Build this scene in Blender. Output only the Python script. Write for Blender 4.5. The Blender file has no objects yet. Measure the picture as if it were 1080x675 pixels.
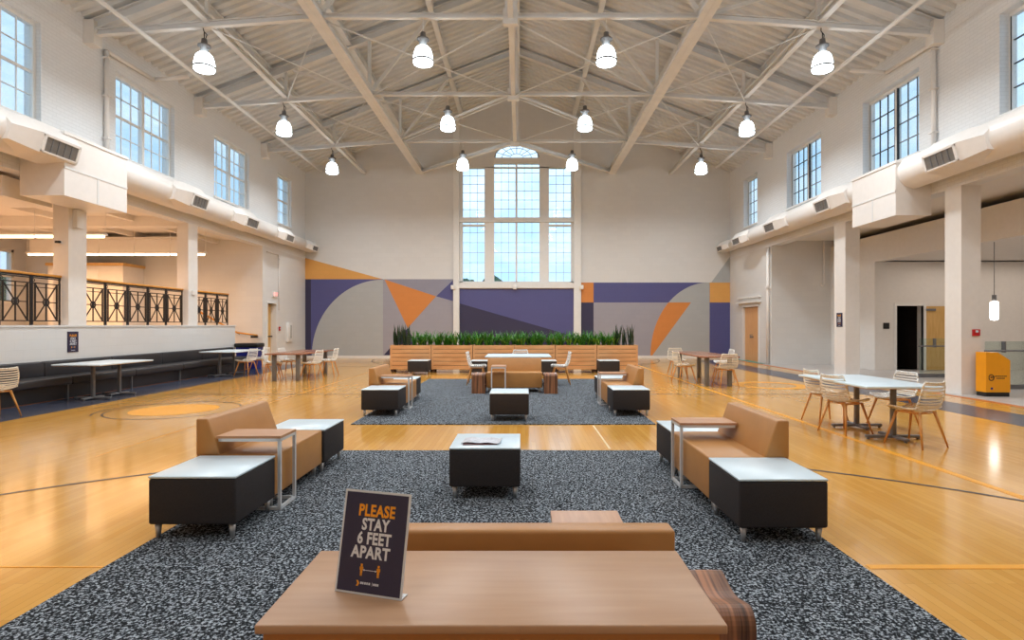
import bpy, bmesh, math, random
from mathutils import Vector, Matrix
random.seed(7)
PI = math.pi
C = bpy.context.scene.collection
XL, XR, YB, YN, CX = -9.88, 9.53, 26.0, -4.0, -0.22
EAVE, RIDGE, RX = 8.45, 12.16, -0.17

# ------------------------------------------------------------------ materials
def nodes_of(name):
    m = bpy.data.materials.new(name); m.use_nodes = True
    nt = m.node_tree; b = nt.nodes['Principled BSDF']
    return m, nt, b
def lin(c):
    return tuple(((x/255)/12.92 if x/255 <= 0.04045 else ((x/255+0.055)/1.055)**2.4) for x in c) + (1.0,)
def mat(name, rgb, rough=0.5, metal=0.0, var=0.0, vscale=8.0, bump=0.0, bscale=200.0, spec=0.5, coat=0.0):
    m, nt, b = nodes_of(name)
    col = lin(rgb)
    b.inputs['Base Color'].default_value = col
    b.inputs['Roughness'].default_value = rough
    b.inputs['Metallic'].default_value = metal
    b.inputs['Specular IOR Level'].default_value = spec
    b.inputs['Coat Weight'].default_value = coat
    tc = nt.nodes.new('ShaderNodeTexCoord')
    if var > 0:
        n = nt.nodes.new('ShaderNodeTexNoise'); n.inputs['Scale'].default_value = vscale; n.inputs['Detail'].default_value = 4
        nt.links.new(tc.outputs['Object'], n.inputs['Vector'])
        r = nt.nodes.new('ShaderNodeValToRGB')
        r.color_ramp.elements[0].position = 0.3; r.color_ramp.elements[1].position = 0.7
        r.color_ramp.elements[0].color = tuple(x*(1-var) for x in col[:3]) + (1,)
        r.color_ramp.elements[1].color = tuple(min(1, x*(1+var)) for x in col[:3]) + (1,)
        nt.links.new(n.outputs['Fac'], r.inputs['Fac']); nt.links.new(r.outputs['Color'], b.inputs['Base Color'])
    if bump > 0:
        n2 = nt.nodes.new('ShaderNodeTexNoise'); n2.inputs['Scale'].default_value = bscale
        nt.links.new(tc.outputs['Object'], n2.inputs['Vector'])
        bp = nt.nodes.new('ShaderNodeBump'); bp.inputs['Strength'].default_value = bump; bp.inputs['Distance'].default_value = 0.003
        nt.links.new(n2.outputs['Fac'], bp.inputs['Height']); nt.links.new(bp.outputs['Normal'], b.inputs['Normal'])
    return m
def brick_mat(name, rgb, rough=0.55, bw=0.21, bh=0.078, strength=0.5, mort=0.008, dark=0.9):
    m, nt, b = nodes_of(name)
    tc = nt.nodes.new('ShaderNodeTexCoord'); s = nt.nodes.new('ShaderNodeSeparateXYZ')
    nt.links.new(tc.outputs['Object'], s.inputs[0])
    ad = nt.nodes.new('ShaderNodeMath'); ad.operation = 'ADD'
    nt.links.new(s.outputs['X'], ad.inputs[0]); nt.links.new(s.outputs['Y'], ad.inputs[1])
    cb = nt.nodes.new('ShaderNodeCombineXYZ'); nt.links.new(ad.outputs[0], cb.inputs['X']); nt.links.new(s.outputs['Z'], cb.inputs['Y'])
    br = nt.nodes.new('ShaderNodeTexBrick'); br.inputs['Scale'].default_value = 1.0
    br.inputs['Brick Width'].default_value = bw; br.inputs['Row Height'].default_value = bh
    br.inputs['Mortar Size'].default_value = mort; br.inputs['Mortar Smooth'].default_value = 0.4
    c = lin(rgb)
    br.inputs['Color1'].default_value = c
    br.inputs['Color2'].default_value = tuple(x*0.97 for x in c[:3])+(1,)
    br.inputs['Mortar'].default_value = tuple(x*dark for x in c[:3])+(1,)
    nt.links.new(cb.outputs[0], br.inputs['Vector']); nt.links.new(br.outputs['Color'], b.inputs['Base Color'])
    bp = nt.nodes.new('ShaderNodeBump'); bp.invert = True; bp.inputs['Strength'].default_value = strength; bp.inputs['Distance'].default_value = 0.006
    nt.links.new(br.outputs['Fac'], bp.inputs['Height']); nt.links.new(bp.outputs['Normal'], b.inputs['Normal'])
    b.inputs['Roughness'].default_value = rough
    return m
def emit(name, rgb, s):
    m, nt, b = nodes_of(name)
    b.inputs['Base Color'].default_value = (0.9, 0.9, 0.9, 1)
    b.inputs['Emission Color'].default_value = lin(rgb); b.inputs['Emission Strength'].default_value = s
    return m
def glass(name, tint=(1, 1, 1, 1), refl=0.6):
    m = bpy.data.materials.new(name); m.use_nodes = True; nt = m.node_tree; nt.nodes.clear()
    o = nt.nodes.new('ShaderNodeOutputMaterial'); t = nt.nodes.new('ShaderNodeBsdfTransparent'); t.inputs[0].default_value = tint
    g = nt.nodes.new('ShaderNodeBsdfGlossy'); g.inputs['Roughness'].default_value = 0.02
    f = nt.nodes.new('ShaderNodeFresnel'); f.inputs['IOR'].default_value = 1.5
    mu = nt.nodes.new('ShaderNodeMath'); mu.operation = 'MULTIPLY'; mu.inputs[1].default_value = refl
    mx = nt.nodes.new('ShaderNodeMixShader')
    nt.links.new(f.outputs[0], mu.inputs[0]); nt.links.new(mu.outputs[0], mx.inputs[0])
    nt.links.new(t.outputs[0], mx.inputs[1]); nt.links.new(g.outputs[0], mx.inputs[2]); nt.links.new(mx.outputs[0], o.inputs[0])
    return m
def wood_mat(name, c1, c2, axis='X', scale=6.0, stretch=14.0, rough=0.4, coat=0.0):
    m, nt, b = nodes_of(name)
    tc = nt.nodes.new('ShaderNodeTexCoord'); mp = nt.nodes.new('ShaderNodeMapping')
    sc = {'X': (1, stretch, stretch), 'Y': (stretch, 1, stretch), 'Z': (stretch, stretch, 1), 'P': (stretch, 0.7, 0.7)}[axis]
    mp.inputs['Scale'].default_value = sc
    nt.links.new(tc.outputs['Object'], mp.inputs['Vector'])
    n = nt.nodes.new('ShaderNodeTexNoise'); n.inputs['Scale'].default_value = scale; n.inputs['Detail'].default_value = 5
    nt.links.new(mp.outputs[0], n.inputs['Vector'])
    r = nt.nodes.new('ShaderNodeValToRGB'); r.color_ramp.elements[0].position = 0.35; r.color_ramp.elements[1].position = 0.65
    r.color_ramp.elements[0].color = lin(c1); r.color_ramp.elements[1].color = lin(c2)
    nt.links.new(n.outputs['Fac'], r.inputs['Fac']); nt.links.new(r.outputs['Color'], b.inputs['Base Color'])
    b.inputs['Roughness'].default_value = rough; b.inputs['Coat Weight'].default_value = coat
    return m
def maple_floor():
    m, nt, b = nodes_of('maple_floor')
    tc = nt.nodes.new('ShaderNodeTexCoord'); s = nt.nodes.new('ShaderNodeSeparateXYZ'); nt.links.new(tc.outputs['Object'], s.inputs[0])
    cb = nt.nodes.new('ShaderNodeCombineXYZ'); nt.links.new(s.outputs['Y'], cb.inputs['X']); nt.links.new(s.outputs['X'], cb.inputs['Y'])
    br = nt.nodes.new('ShaderNodeTexBrick'); br.inputs['Scale'].default_value = 1.0
    br.inputs['Brick Width'].default_value = 1.1; br.inputs['Row Height'].default_value = 0.06; br.inputs['Mortar Size'].default_value = 0.0012
    br.inputs['Color1'].default_value = lin((222, 168, 86)); br.inputs['Color2'].default_value = lin((211, 153, 70)); br.inputs['Mortar'].default_value = lin((182, 130, 62))
    br.offset = 0.37
    nt.links.new(cb.outputs[0], br.inputs['Vector'])
    n = nt.nodes.new('ShaderNodeTexNoise'); n.inputs['Scale'].default_value = 1.9; n.inputs['Detail'].default_value = 3
    mp = nt.nodes.new('ShaderNodeMapping'); mp.inputs['Scale'].default_value = (1, 0.25, 1)
    nt.links.new(tc.outputs['Object'], mp.inputs['Vector']); nt.links.new(mp.outputs[0], n.inputs['Vector'])
    r = nt.nodes.new('ShaderNodeValToRGB'); r.color_ramp.elements[0].color = (0.86, 0.86, 0.86, 1); r.color_ramp.elements[1].color = (1.08, 1.05, 1.0, 1)
    nt.links.new(n.outputs['Fac'], r.inputs['Fac'])
    mx = nt.nodes.new('ShaderNodeMix'); mx.data_type = 'RGBA'; mx.blend_type = 'MULTIPLY'; mx.inputs['Factor'].default_value = 1
    nt.links.new(br.outputs['Color'], mx.inputs[6]); nt.links.new(r.outputs['Color'], mx.inputs[7])
    nt.links.new(mx.outputs[2], b.inputs['Base Color'])
    n2 = nt.nodes.new('ShaderNodeTexNoise'); n2.inputs['Scale'].default_value = 3.0
    nt.links.new(tc.outputs['Object'], n2.inputs['Vector'])
    mr = nt.nodes.new('ShaderNodeMapRange'); mr.inputs['To Min'].default_value = 0.09; mr.inputs['To Max'].default_value = 0.19
    nt.links.new(n2.outputs['Fac'], mr.inputs['Value']); nt.links.new(mr.outputs[0], b.inputs['Roughness'])
    b.inputs['Specular IOR Level'].default_value = 0.6
    return m
def carpet_mat():
    m, nt, b = nodes_of('speckled_carpet')
    tc = nt.nodes.new('ShaderNodeTexCoord')
    n = nt.nodes.new('ShaderNodeTexNoise'); n.inputs['Scale'].default_value = 62.0; n.inputs['Detail'].default_value = 3.0; n.inputs['Roughness'].default_value = 0.7
    nt.links.new(tc.outputs['Object'], n.inputs['Vector'])
    r = nt.nodes.new('ShaderNodeValToRGB'); e = r.color_ramp.elements
    e[0].position = 0.45; e[0].color = lin((26, 28, 31)); e[1].position = 0.60; e[1].color = lin((172, 180, 188))
    k = r.color_ramp.elements.new(0.52); k.color = lin((66, 70, 76))
    nt.links.new(n.outputs['Fac'], r.inputs['Fac']); nt.links.new(r.outputs['Color'], b.inputs['Base Color'])
    b.inputs['Roughness'].default_value = 0.95; b.inputs['Specular IOR Level'].default_value = 0.1
    bp = nt.nodes.new('ShaderNodeBump'); bp.inputs['Strength'].default_value = 0.4; bp.inputs['Distance'].default_value = 0.004
    nt.links.new(n.outputs['Fac'], bp.inputs['Height']); nt.links.new(bp.outputs['Normal'], b.inputs['Normal'])
    return m

M = {}
M['wall'] = brick_mat('painted_brick', (230, 230, 230))
M['block'] = brick_mat('painted_block', (222, 220, 217), bw=0.4, bh=0.2, strength=0.25, mort=0.006, dark=0.95)
M['plaster'] = mat('plaster', (230, 225, 219), 0.7, var=0.02)
M['trim'] = mat('white_trim', (232, 230, 226), 0.45, var=0.02)
M['steel'] = mat('painted_steel', (224, 224, 223), 0.5, var=0.04, vscale=3)
M['deck'] = mat('roof_deck', (212, 213, 213), 0.65, var=0.08, vscale=1.5)
M['duct'] = mat('painted_duct', (234, 229, 224), 0.38, var=0.02)
M['maple'] = maple_floor()
M['tile'] = mat('grey_tile', (190, 184, 180), 0.3, var=0.05, vscale=2)
M['carpet'] = carpet_mat()
M['navyfloor'] = mat('navy_floor_paint', (62, 66, 82), 0.25, var=0.05)
M['darkline'] = mat('dark_line_paint', (66, 60, 60), 0.3, var=0.05)
M['orangeline'] = mat('orange_line_paint', (240, 166, 48), 0.3, var=0.04)
M['brownedge'] = mat('copper_edge', (190, 110, 50), 0.35, var=0.05)
M['purple'] = brick_mat('mural_purple', (84, 84, 136), bw=0.4, bh=0.2, strength=0.2, dark=0.95)
M['navy'] = brick_mat('mural_navy', (52, 48, 78), bw=0.4, bh=0.2, strength=0.2, dark=0.95)
M['m_orange'] = brick_mat('mural_orange', (216, 136, 66), bw=0.4, bh=0.2, strength=0.2, dark=0.95)
M['m_tan'] = brick_mat('mural_tan', (226, 166, 88), bw=0.4, bh=0.2, strength=0.2, dark=0.95)
M['m_grey'] = brick_mat('mural_grey', (176, 178, 178), bw=0.4, bh=0.2, strength=0.2, dark=0.95)
M['m_mauve'] = brick_mat('mural_mauve', (160, 157, 166), bw=0.4, bh=0.2, strength=0.2, dark=0.95)
M['m_slate'] = brick_mat('mural_slate', (148, 146, 160), bw=0.4, bh=0.2, strength=0.2, dark=0.95)
M['glass'] = glass('window_glass', refl=0.35)
M['rail_glass'] = glass('guard_glass', (0.90, 0.96, 0.94, 1), 0.8)
M['leather'] = mat('tan_vinyl', (182, 128, 70), 0.42, var=0.04, bump=0.15, bscale=300)
M['charcoal'] = mat('charcoal_fabric', (58, 54, 54), 0.9, var=0.12, vscale=120, bump=0.3, bscale=400, spec=0.2)
M['whitetop'] = mat('white_laminate', (212, 228, 236), 0.3, var=0.01)
M['chrome'] = mat('satin_metal', (190, 190, 190), 0.35, metal=0.7)
M['framemetal'] = mat('silver_frame', (216, 218, 220), 0.4, metal=0.1)
M['maplewood'] = wood_mat('maple_laminate', (180, 138, 104), (187, 146, 112), 'X', 3.0, 10, 0.38)
M['maplepanel'] = wood_mat('warm_wood_panel', (170, 108, 56), (182, 120, 66), 'X', 3.0, 10, 0.4)
M['ctop'] = wood_mat('cherry_laminate', (182, 132, 94), (194, 144, 104), 'X', 4.0, 10, 0.35)
M['darkcherry'] = wood_mat('reddish_tabletop', (140, 92, 68), (158, 106, 80), 'Y', 4.0, 10, 0.22)
M['walnut'] = wood_mat('striped_walnut', (78, 50, 36), (172, 114, 76), 'P', 2.2, 22, 0.4)
M['slat'] = wood_mat('planter_slats', (206, 150, 100), (222, 170, 118), 'X', 1.5, 8, 0.5)
M['darkgap'] = mat('dark_recess', (70, 44, 28), 0.7, var=0.1)
M['soil'] = mat('soil', (40, 30, 24), 0.95, var=0.3, vscale=40)
M['fern'] = mat('fern_leaf', (62, 128, 34), 0.5, var=0.45, vscale=12)
M['fern2'] = mat('fern_leaf_light', (136, 186, 58), 0.5, var=0.3, vscale=12)
M['snake'] = mat('snake_plant_leaf', (34, 58, 34), 0.45, var=0.35, vscale=20)
M['shell'] = mat('cream_shell', (226, 216, 198), 0.45, var=0.02)
M['whiteshell'] = mat('white_shell', (236, 236, 232), 0.45, var=0.02)
M['leg'] = wood_mat('oak_leg', (196, 132, 62), (212, 150, 80), 'Z', 5, 10, 0.4)
M['grey'] = mat('grey_metal', (120, 120, 122), 0.4, metal=0.3, var=0.03)
M['bench'] = mat('black_vinyl', (44, 42, 44), 0.42, var=0.1, vscale=3, bump=0.1, bscale=200)
M['black'] = mat('black_metal', (20, 20, 22), 0.45, var=0.1)
M['railwood'] = wood_mat('golden_rail_wood', (206, 140, 50), (222, 158, 68), 'Y', 4, 8, 0.4)
M['doorwood'] = wood_mat('maple_door', (214, 160, 106), (224, 172, 118), 'Z', 2, 8, 0.45)
M['doorgold'] = wood_mat('golden_door', (204, 160, 92), (216, 174, 108), 'Z', 2, 8, 0.4)
M['signnavy'] = mat('sign_navy', (46, 40, 66), 0.35, var=0.02)
M['signorange'] = mat('sign_orange', (245, 160, 25), 0.5, var=0.01)
M['signwhite'] = mat('sign_white', (225, 225, 228), 0.5, var=0.01)
M['acrylic'] = mat('acrylic_edge', (214, 216, 218), 0.15, var=0.01)
M['red'] = mat('red_plastic', (190, 30, 34), 0.4, var=0.04)
M['kiosk'] = mat('amber_laminate', (240, 158, 14), 0.4, var=0.03)
M['blue'] = mat('blue_plastic', (30, 36, 120), 0.4, var=0.05)
M['dark'] = mat('unlit_room_shade', (58, 46, 40), 0.8, var=0.1)  # darkness of the unlit room put into the wall colour
M['paper'] = mat('magazine_paper', (200, 200, 206), 0.4, var=0.25, vscale=30)
M['maroon'] = mat('magazine_cover', (90, 30, 34), 0.4, var=0.2)
M['bell'] = emit('lamp_bell_glow', (236, 250, 255), 9.0)
M['tube'] = emit('fluorescent_tube', (255, 220, 176), 6.0)
M['pend'] = emit('pendant_glow', (255, 250, 240), 6.0)
M['exit'] = emit('exit_sign_red', (255, 60, 40), 1.2)
M['foliage'] = mat('tree_foliage', (70, 96, 70), 0.8, var=0.4, vscale=2)
M['bark'] = mat('bark', (80, 66, 54), 0.9, var=0.2)
M['roofing'] = mat('slate_roofing', (108, 112, 122), 0.8, var=0.15, vscale=2)
M['brickout'] = brick_mat('red_brick_outside', (140, 86, 70), dark=0.8)
M['lawn'] = mat('lawn', (92, 116, 70), 0.9, var=0.2, vscale=1)
M['bars'] = mat('pale_glazing_bar', (176, 182, 188), 0.5, var=0.02)
M['grille'] = mat('grille_dark', (122, 118, 112), 0.6, var=0.1)

# ------------------------------------------------------------------ mesh builder
class MB:
    def __init__(s): s.v = []; s.f = []; s.mi = []; s.sm = []; s.cur = 0; s.mats = []
    def m(s, mt):
        if mt not in s.mats: s.mats.append(mt)
        s.cur = s.mats.index(mt); return s
    def add(s, vs, fs, smooth=False):
        b = len(s.v); s.v.extend([tuple(v) for v in vs])
        for f in fs: s.f.append([b+i for i in f]); s.mi.append(s.cur); s.sm.append(smooth)
        return s
    def box(s, x0, x1, y0, y1, z0, z1, mx=None, taper=None):
        vs = [Vector(p) for p in ((x0,y0,z0),(x1,y0,z0),(x1,y1,z0),(x0,y1,z0),(x0,y0,z1),(x1,y0,z1),(x1,y1,z1),(x0,y1,z1))]
        if mx is not None: vs = [mx @ v for v in vs]
        return s.add(vs, [(0,3,2,1),(4,5,6,7),(0,1,5,4),(1,2,6,5),(2,3,7,6),(3,0,4,7)])
    def rbox(s, x0, x1, y0, y1, z0, z1, r=0.02, seg=3, mx=None):
        bm = bmesh.new()
        bmesh.ops.create_cube(bm, size=1)
        for v in bm.verts: v.co = Vector(((x0+x1)/2 + v.co.x*(x1-x0), (y0+y1)/2 + v.co.y*(y1-y0), (z0+z1)/2 + v.co.z*(z1-z0)))
        bmesh.ops.bevel(bm, geom=list(bm.edges), offset=r, segments=seg, affect='EDGES', profile=0.5)
        if mx is not None: bmesh.ops.transform(bm, matrix=mx, verts=bm.verts)
        bm.verts.index_update()
        s.add([v.co.copy() for v in bm.verts], [[v.index for v in f.verts] for f in bm.faces], True); bm.free()
        return s
    def prism(s, pts, axis, a0, a1, smooth=False):
        # pts: 2D outline; axis 'X': pts=(y,z); 'Y': pts=(x,z); 'Z': pts=(x,y)
        def mk(p, a): return {'X': (a, p[0], p[1]), 'Y': (p[0], a, p[1]), 'Z': (p[0], p[1], a)}[axis]
        n = len(pts)
        vs = [mk(p, a0) for p in pts] + [mk(p, a1) for p in pts]
        area = sum(pts[i][0]*pts[(i+1) % n][1] - pts[(i+1) % n][0]*pts[i][1] for i in range(n))
        idx = list(range(n))
        if (area > 0) == (axis == 'Y'): idx = idx   # orientation is fixed below by recalculation
        fs = [idx[::-1], [n+i for i in idx]]
        s.add(vs, fs)
        b = len(s.v) - 2*n
        for i in range(n):
            j = (i+1) % n
            s.f.append([b+i, b+j, b+n+j, b+n+i]); s.mi.append(s.cur); s.sm.append(smooth)
        return s
    def tube(s, p0, p1, r0, r1=None, n=8, cap=True):
        r1 = r0 if r1 is None else r1
        p0 = Vector(p0); p1 = Vector(p1); d = (p1-p0)
        if d.length < 1e-7: return s
        q = d.normalized().to_track_quat('Z', 'Y')
        vs = []
        for p, r in ((p0, r0), (p1, r1)):
            for i in range(n):
                a = 2*PI*i/n; vs.append(p + q @ Vector((r*math.cos(a), r*math.sin(a), 0)))
        fs = [(i, (i+1) % n, n+(i+1) % n, n+i) for i in range(n)]
        s.add(vs, fs, True)
        if cap:
            b = len(s.v)-2*n
            s.f.append([b+i for i in range(n)][::-1]); s.mi.append(s.cur); s.sm.append(False)
            s.f.append([b+n+i for i in range(n)]); s.mi.append(s.cur); s.sm.append(False)
        return s
    def path(s, pts, r, n=6):
        for a, b in zip(pts[:-1], pts[1:]): s.tube(a, b, r, n=n)
        return s
    def bar(s, p0, p1, w, h, roll=None):
        p0 = Vector(p0); p1 = Vector(p1); d = p1-p0; L = d.length
        x = d.normalized(); up = Vector((0,0,1)) if abs(x.z) < 0.95 else Vector((0,1,0))
        y = up.cross(x).normalized(); z = x.cross(y)
        mx = Matrix((( x.x,y.x,z.x,p0.x),(x.y,y.y,z.y,p0.y),(x.z,y.z,z.z,p0.z),(0,0,0,1)))
        return s.box(0, L, -w/2, w/2, -h/2, h/2, mx)
    def ibeam(s, p0, p1, w, h, t=0.02):
        # I section: flanges of width w, total height h
        p0 = Vector(p0); p1 = Vector(p1); d = p1-p0; L = d.length
        x = d.normalized(); up = Vector((0,0,1)) if abs(x.z) < 0.95 else Vector((0,1,0))
        y = up.cross(x).normalized(); z = x.cross(y)
        mx = Matrix((( x.x,y.x,z.x,p0.x),(x.y,y.y,z.y,p0.y),(x.z,y.z,z.z,p0.z),(0,0,0,1)))
        s.box(0, L, -w/2, w/2, -h/2, -h/2+t, mx); s.box(0, L, -w/2, w/2, h/2-t, h/2, mx)
        return s.box(0, L, -t/2, t/2, -h/2+t, h/2-t, mx)
    def lathe(s, prof, n=24, c=(0,0,0), smooth=True):
        vs = []; fs = []
        for r, z in prof:
            for i in range(n):
                a = 2*PI*i/n; vs.append((c[0]+r*math.cos(a), c[1]+r*math.sin(a), c[2]+z))
        for k in range(len(prof)-1):
            for i in range(n):
                j = (i+1) % n; fs.append((k*n+i, k*n+j, (k+1)*n+j, (k+1)*n+i))
        return s.add(vs, fs, smooth)
    def build(s, name, mt=None, parent=None):
        me = bpy.data.meshes.new(name)
        me.from_pydata([tuple(v) for v in s.v], [], s.f)
        if s.mats:
            for x in s.mats: me.materials.append(x)
            me.polygons.foreach_set('material_index', s.mi)
        elif mt is not None: me.materials.append(mt)
        me.polygons.foreach_set('use_smooth', s.sm)
        me.update()
        bm = bmesh.new(); bm.from_mesh(me); bmesh.ops.recalc_face_normals(bm, faces=bm.faces); bm.to_mesh(me); bm.free()
        o = bpy.data.objects.new(name, me); C.objects.link(o)
        if parent is not None: o.parent = parent
        return o

def tag(o, label=None, cat=None, group=None, kind=None):
    if label: o['label'] = label
    if cat: o['category'] = cat
    if group: o['group'] = group
    if kind: o['kind'] = kind
    return o
def struct(name, mb, mt=None, label=None, cat=None, parent=None):
    o = mb.build(name, mt, parent)
    if parent is None:
        o['kind'] = 'structure'
        if label: o['label'] = label
        if cat: o['category'] = cat
    return o
def thing(name, label, cat, loc=(0,0,0), rz=0.0, group=None, kind=None):
    o = bpy.data.objects.new(name, None); C.objects.link(o); o.empty_display_size = 0.1
    o.location = loc; o.rotation_euler = (0, 0, rz)
    return tag(o, label, cat, group, kind)
def copy_tree(o, parent=None):
    c = o.copy(); C.objects.link(c); c.parent = parent
    for ch in list(o.children): copy_tree(ch, c)
    return c
class Proto:
    """first call places the original, later calls place copies"""
    def __init__(s, root): s.root = root; s.used = False
    def put(s, loc, rz=0.0, label=None, group=None):
        o = s.root if not s.used else copy_tree(s.snapshot)
        if not s.used: s.used = True; s.snapshot = s.root
        o.location = loc; o.rotation_euler = (0, 0, rz)
        if label: o['label'] = label
        if group: o['group'] = group
        return o

# ------------------------------------------------------------------ room shell
def holed(mb, mk, u0, u1, z0, z1, holes):
    """tile the rectangle around holes (u0,u1,z0,z1), sorted in u, not overlapping"""
    u = u0
    for (a, b, c, d) in sorted(holes):
        if a > u: mk(mb, u, a, z0, z1)
        if c > z0: mk(mb, a, b, z0, c)
        if d < z1: mk(mb, a, b, d, z1)
        u = b
    if u < u1: mk(mb, u, u1, z0, z1)
    return mb
WZ0, WZ1 = 5.66, 7.70
left_win = [(0.6,2.7), (5.0,7.1), (9.4,11.7), (13.85,16.19), (18.3,20.63), (23.05,24.43)]
right_win = [(0.4,2.3), (4.8,6.7), (9.2,11.34), (13.64,15.89), (18.1,20.45), (23.0,24.4)]
ZF = 4.53
mb = MB()
holed(mb, lambda m,a,b,c,d: m.box(XL-0.35, XL, a, b, c, d), YN, YB, ZF, EAVE+0.25, [(a,b,WZ0,WZ1) for a,b in left_win])
struct('wall_left', mb, M['wall'])
mb = MB()
holed(mb, lambda m,a,b,c,d: m.box(XR, XR+0.35, a, b, c, d), YN, YB, ZF, EAVE+0.25, [(a,b,WZ0,WZ1) for a,b in right_win])
struct('wall_right', mb, M['wall'])
# lower solid end bays of the side walls, with doorways
mb = MB(); holed(mb, lambda m,a,b,c,d: m.box(XL-0.35, XL, a, b, c, d), 21.7, YB, 0, ZF, [(22.04, 22.93, -0.01, 2.36)])
struct('wall_left_end_bay', mb, M['block'])
mb = MB(); holed(mb, lambda m,a,b,c,d: m.box(XR, XR+0.35, a, b, c, d), 21.7, YB, 0, ZF, [(22.85, 24.4, -0.01, 2.26)])
struct('wall_right_end_bay', mb, M['block'])
# back wall with window opening and gable
WX0, WX1, WSZ, WTZ = -2.84, 2.43, 3.45, 8.74
AX0, AX1, AZ, AH = -1.26, 0.82, 9.16, 0.72
def roofz(x): return RIDGE - (RIDGE-EAVE)/9.7*abs(x-RX)
mb = MB()
Y0, Y1 = YB, YB+0.4
mb.prism([(XL-0.4,0),(WX0,0),(WX0,roofz(WX0)+0.1),(XL-0.4,roofz(XL-0.4)+0.1)], 'Y', Y0, Y1)
mb.prism([(WX1,0),(XR+0.4,0),(XR+0.4,roofz(XR+0.4)+0.1),(WX1,roofz(WX1)+0.1)], 'Y', Y0, Y1)
mb.box(WX0, WX1, Y0, Y1, 0, WSZ)
mb.prism([(WX0,WTZ),(AX0,WTZ),(AX0,roofz(AX0)+0.1),(WX0,roofz(WX0)+0.1)], 'Y', Y0, Y1)
mb.prism([(AX1,WTZ),(WX1,WTZ),(WX1,roofz(WX1)+0.1),(AX1,roofz(AX1)+0.1)], 'Y', Y0, Y1)
cxa = (AX0+AX1)/2; ra = (AX1-AX0)/2
arc = [(cxa-ra*math.cos(PI*i/24), AZ+AH*math.sin(PI*i/24)) for i in range(25)]
mb.prism(arc + [(AX1, roofz(AX1)+0.1), (RX, RIDGE+0.1), (AX0, roofz(AX0)+0.1)], 'Y', Y0, Y1)
struct('wall_back', mb, M['block'])
mb = MB(); mb.prism([(XL-0.4,0),(XR+0.4,0),(XR+0.4,EAVE-0.1),(RX,RIDGE),(XL-0.4,EAVE-0.1)], 'Y', YN-0.3, YN)
struct('wall_front', mb, M['block'])

# roof: ribbed deck on both slopes
def deck(name, x_e, sgn):
    xe = x_e
    per = 0.3; prof = []; y = YN-0.3
    while y < YB+0.4:
        prof += [(y, 0.0), (y+0.13, 0.0), (y+0.17, 0.075), (y+0.26, 0.075)]; y += per
    xs = [RX, xe]
    vs = []; n = len(prof)
    for x in xs:
        for (yy, h) in prof: vs.append((x, yy, roofz(x)+h))
    for x in xs:
        for (yy, h) in prof: vs.append((x, yy, roofz(x)+0.22))
    fs = []
    for i in range(n-1):
        fs.append((i, i+1, n+i+1, n+i)); fs.append((2*n+i, 2*n+i+1, 3*n+i+1, 3*n+i))
        fs.append((i, i+1, 2*n+i+1, 2*n+i)); fs.append((n+i, n+i+1, 3*n+i+1, 3*n+i))
    m = MB(); m.add(vs, fs); return struct(name, m, M['deck'])
deck('ceiling_slope_left', XL-0.45, -1); deck('ceiling_slope_right', XR+0.45, 1)

# floors
mb = MB(); mb.box(XL-0.35, 9.25, YN, YB+0.4, -0.2, 0); struct('floor', mb, M['maple'])
mb = MB(); mb.box(9.25, 19.5, YN, 22.1, -0.2, 0.0); struct('floor_tiled_concourse', mb, M['tile'])
# painted floor bands and court lines (each paint mark its own very thin coat)
def strip(name, x0, x1, y0, y1, mt, z=0.002):
    m = MB(); m.box(x0, x1, y0, y1, -0.001, z); return struct(name, m, mt)
strip('floor_band_left', -9.3, -8.07, 1.0, 21.7, M['navyfloor'])
strip('floor_band_right', 7.42, 8.38, 1.0, 24.5, M['navyfloor'])
mb = MB(); mb.box(9.1, 9.25, 1.0, 26, -0.001, 0.006); struct('trim_1', mb, M['brownedge'])
mb = MB(); mb.box(-9.42, -9.3, 1.0, 21.7, -0.001, 0.006); struct('trim_2', mb, M['brownedge'])
def arcline(mb, cx, cy, r, a0, a1, w=0.05, z=0.0025, n=64):
    vs = []; fs = []
    for i in range(n+1):
        a = a0+(a1-a0)*i/n
        vs += [(cx+(r-w/2)*math.cos(a), cy+(r-w/2)*math.sin(a), z), (cx+(r+w/2)*math.cos(a), cy+(r+w/2)*math.sin(a), z)]
    for i in range(n): fs.append((2*i, 2*i+1, 2*i+3, 2*i+2))
    return mb.add(vs, fs)
mb = MB(); arcline(mb, -0.25, 0.62, 6.2, 0.05, PI-0.05)
mb.box(-7.6, 7.4, 12.32, 12.37, 0.0, 0.0025)
mb.box(-7.6, 7.4, 25.0, 25.05, 0.0, 0.0025)
arcline(mb, -6.15, 10.1, 1.05, 0, 2*PI, 0.03); arcline(mb, -6.15, 10.1, 1.2, PI*0.8, PI*1.2, 0.03)
arcline(mb, -0.25, 25.3, 6.2, PI+0.05, 2*PI-0.05); arcline(mb, 5.6, 21.5, 1.1, 0, 2*PI, 0.05); arcline(mb, -6.1, 21.8, 1.3, 0, 2*PI, 0.05)
struct('floor_lines_dark', mb, M['darkline'])
mb = MB(); mb.box(4.32, 4.40, 3.5, 22.0, 0, 0.003); mb.box(-4.87, -4.86, 6.5, 22.0, 0, 0.002); mb.box(2.15, 9.0, 3.50, 3.56, 0, 0.0028); mb.box(-8.0, -2.6, 3.52, 3.535, 0, 0.0028)
arcline(mb, -6.15, 10.1, 0.35, 0, 2*PI, 0.7, 0.002)
arcline(mb, 6.2, 14.2, 0.75, 0, 2*PI, 0.3, 0.002)
struct('floor_lines_orange', mb, M['orangeline'])
mb = MB(); mb.box(1.06, 1.085, 6.9, 8.5, 0, 0.0022); struct('floor_line_pale', mb, mat('pale_line_paint', (232, 206, 160), 0.3))

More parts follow.
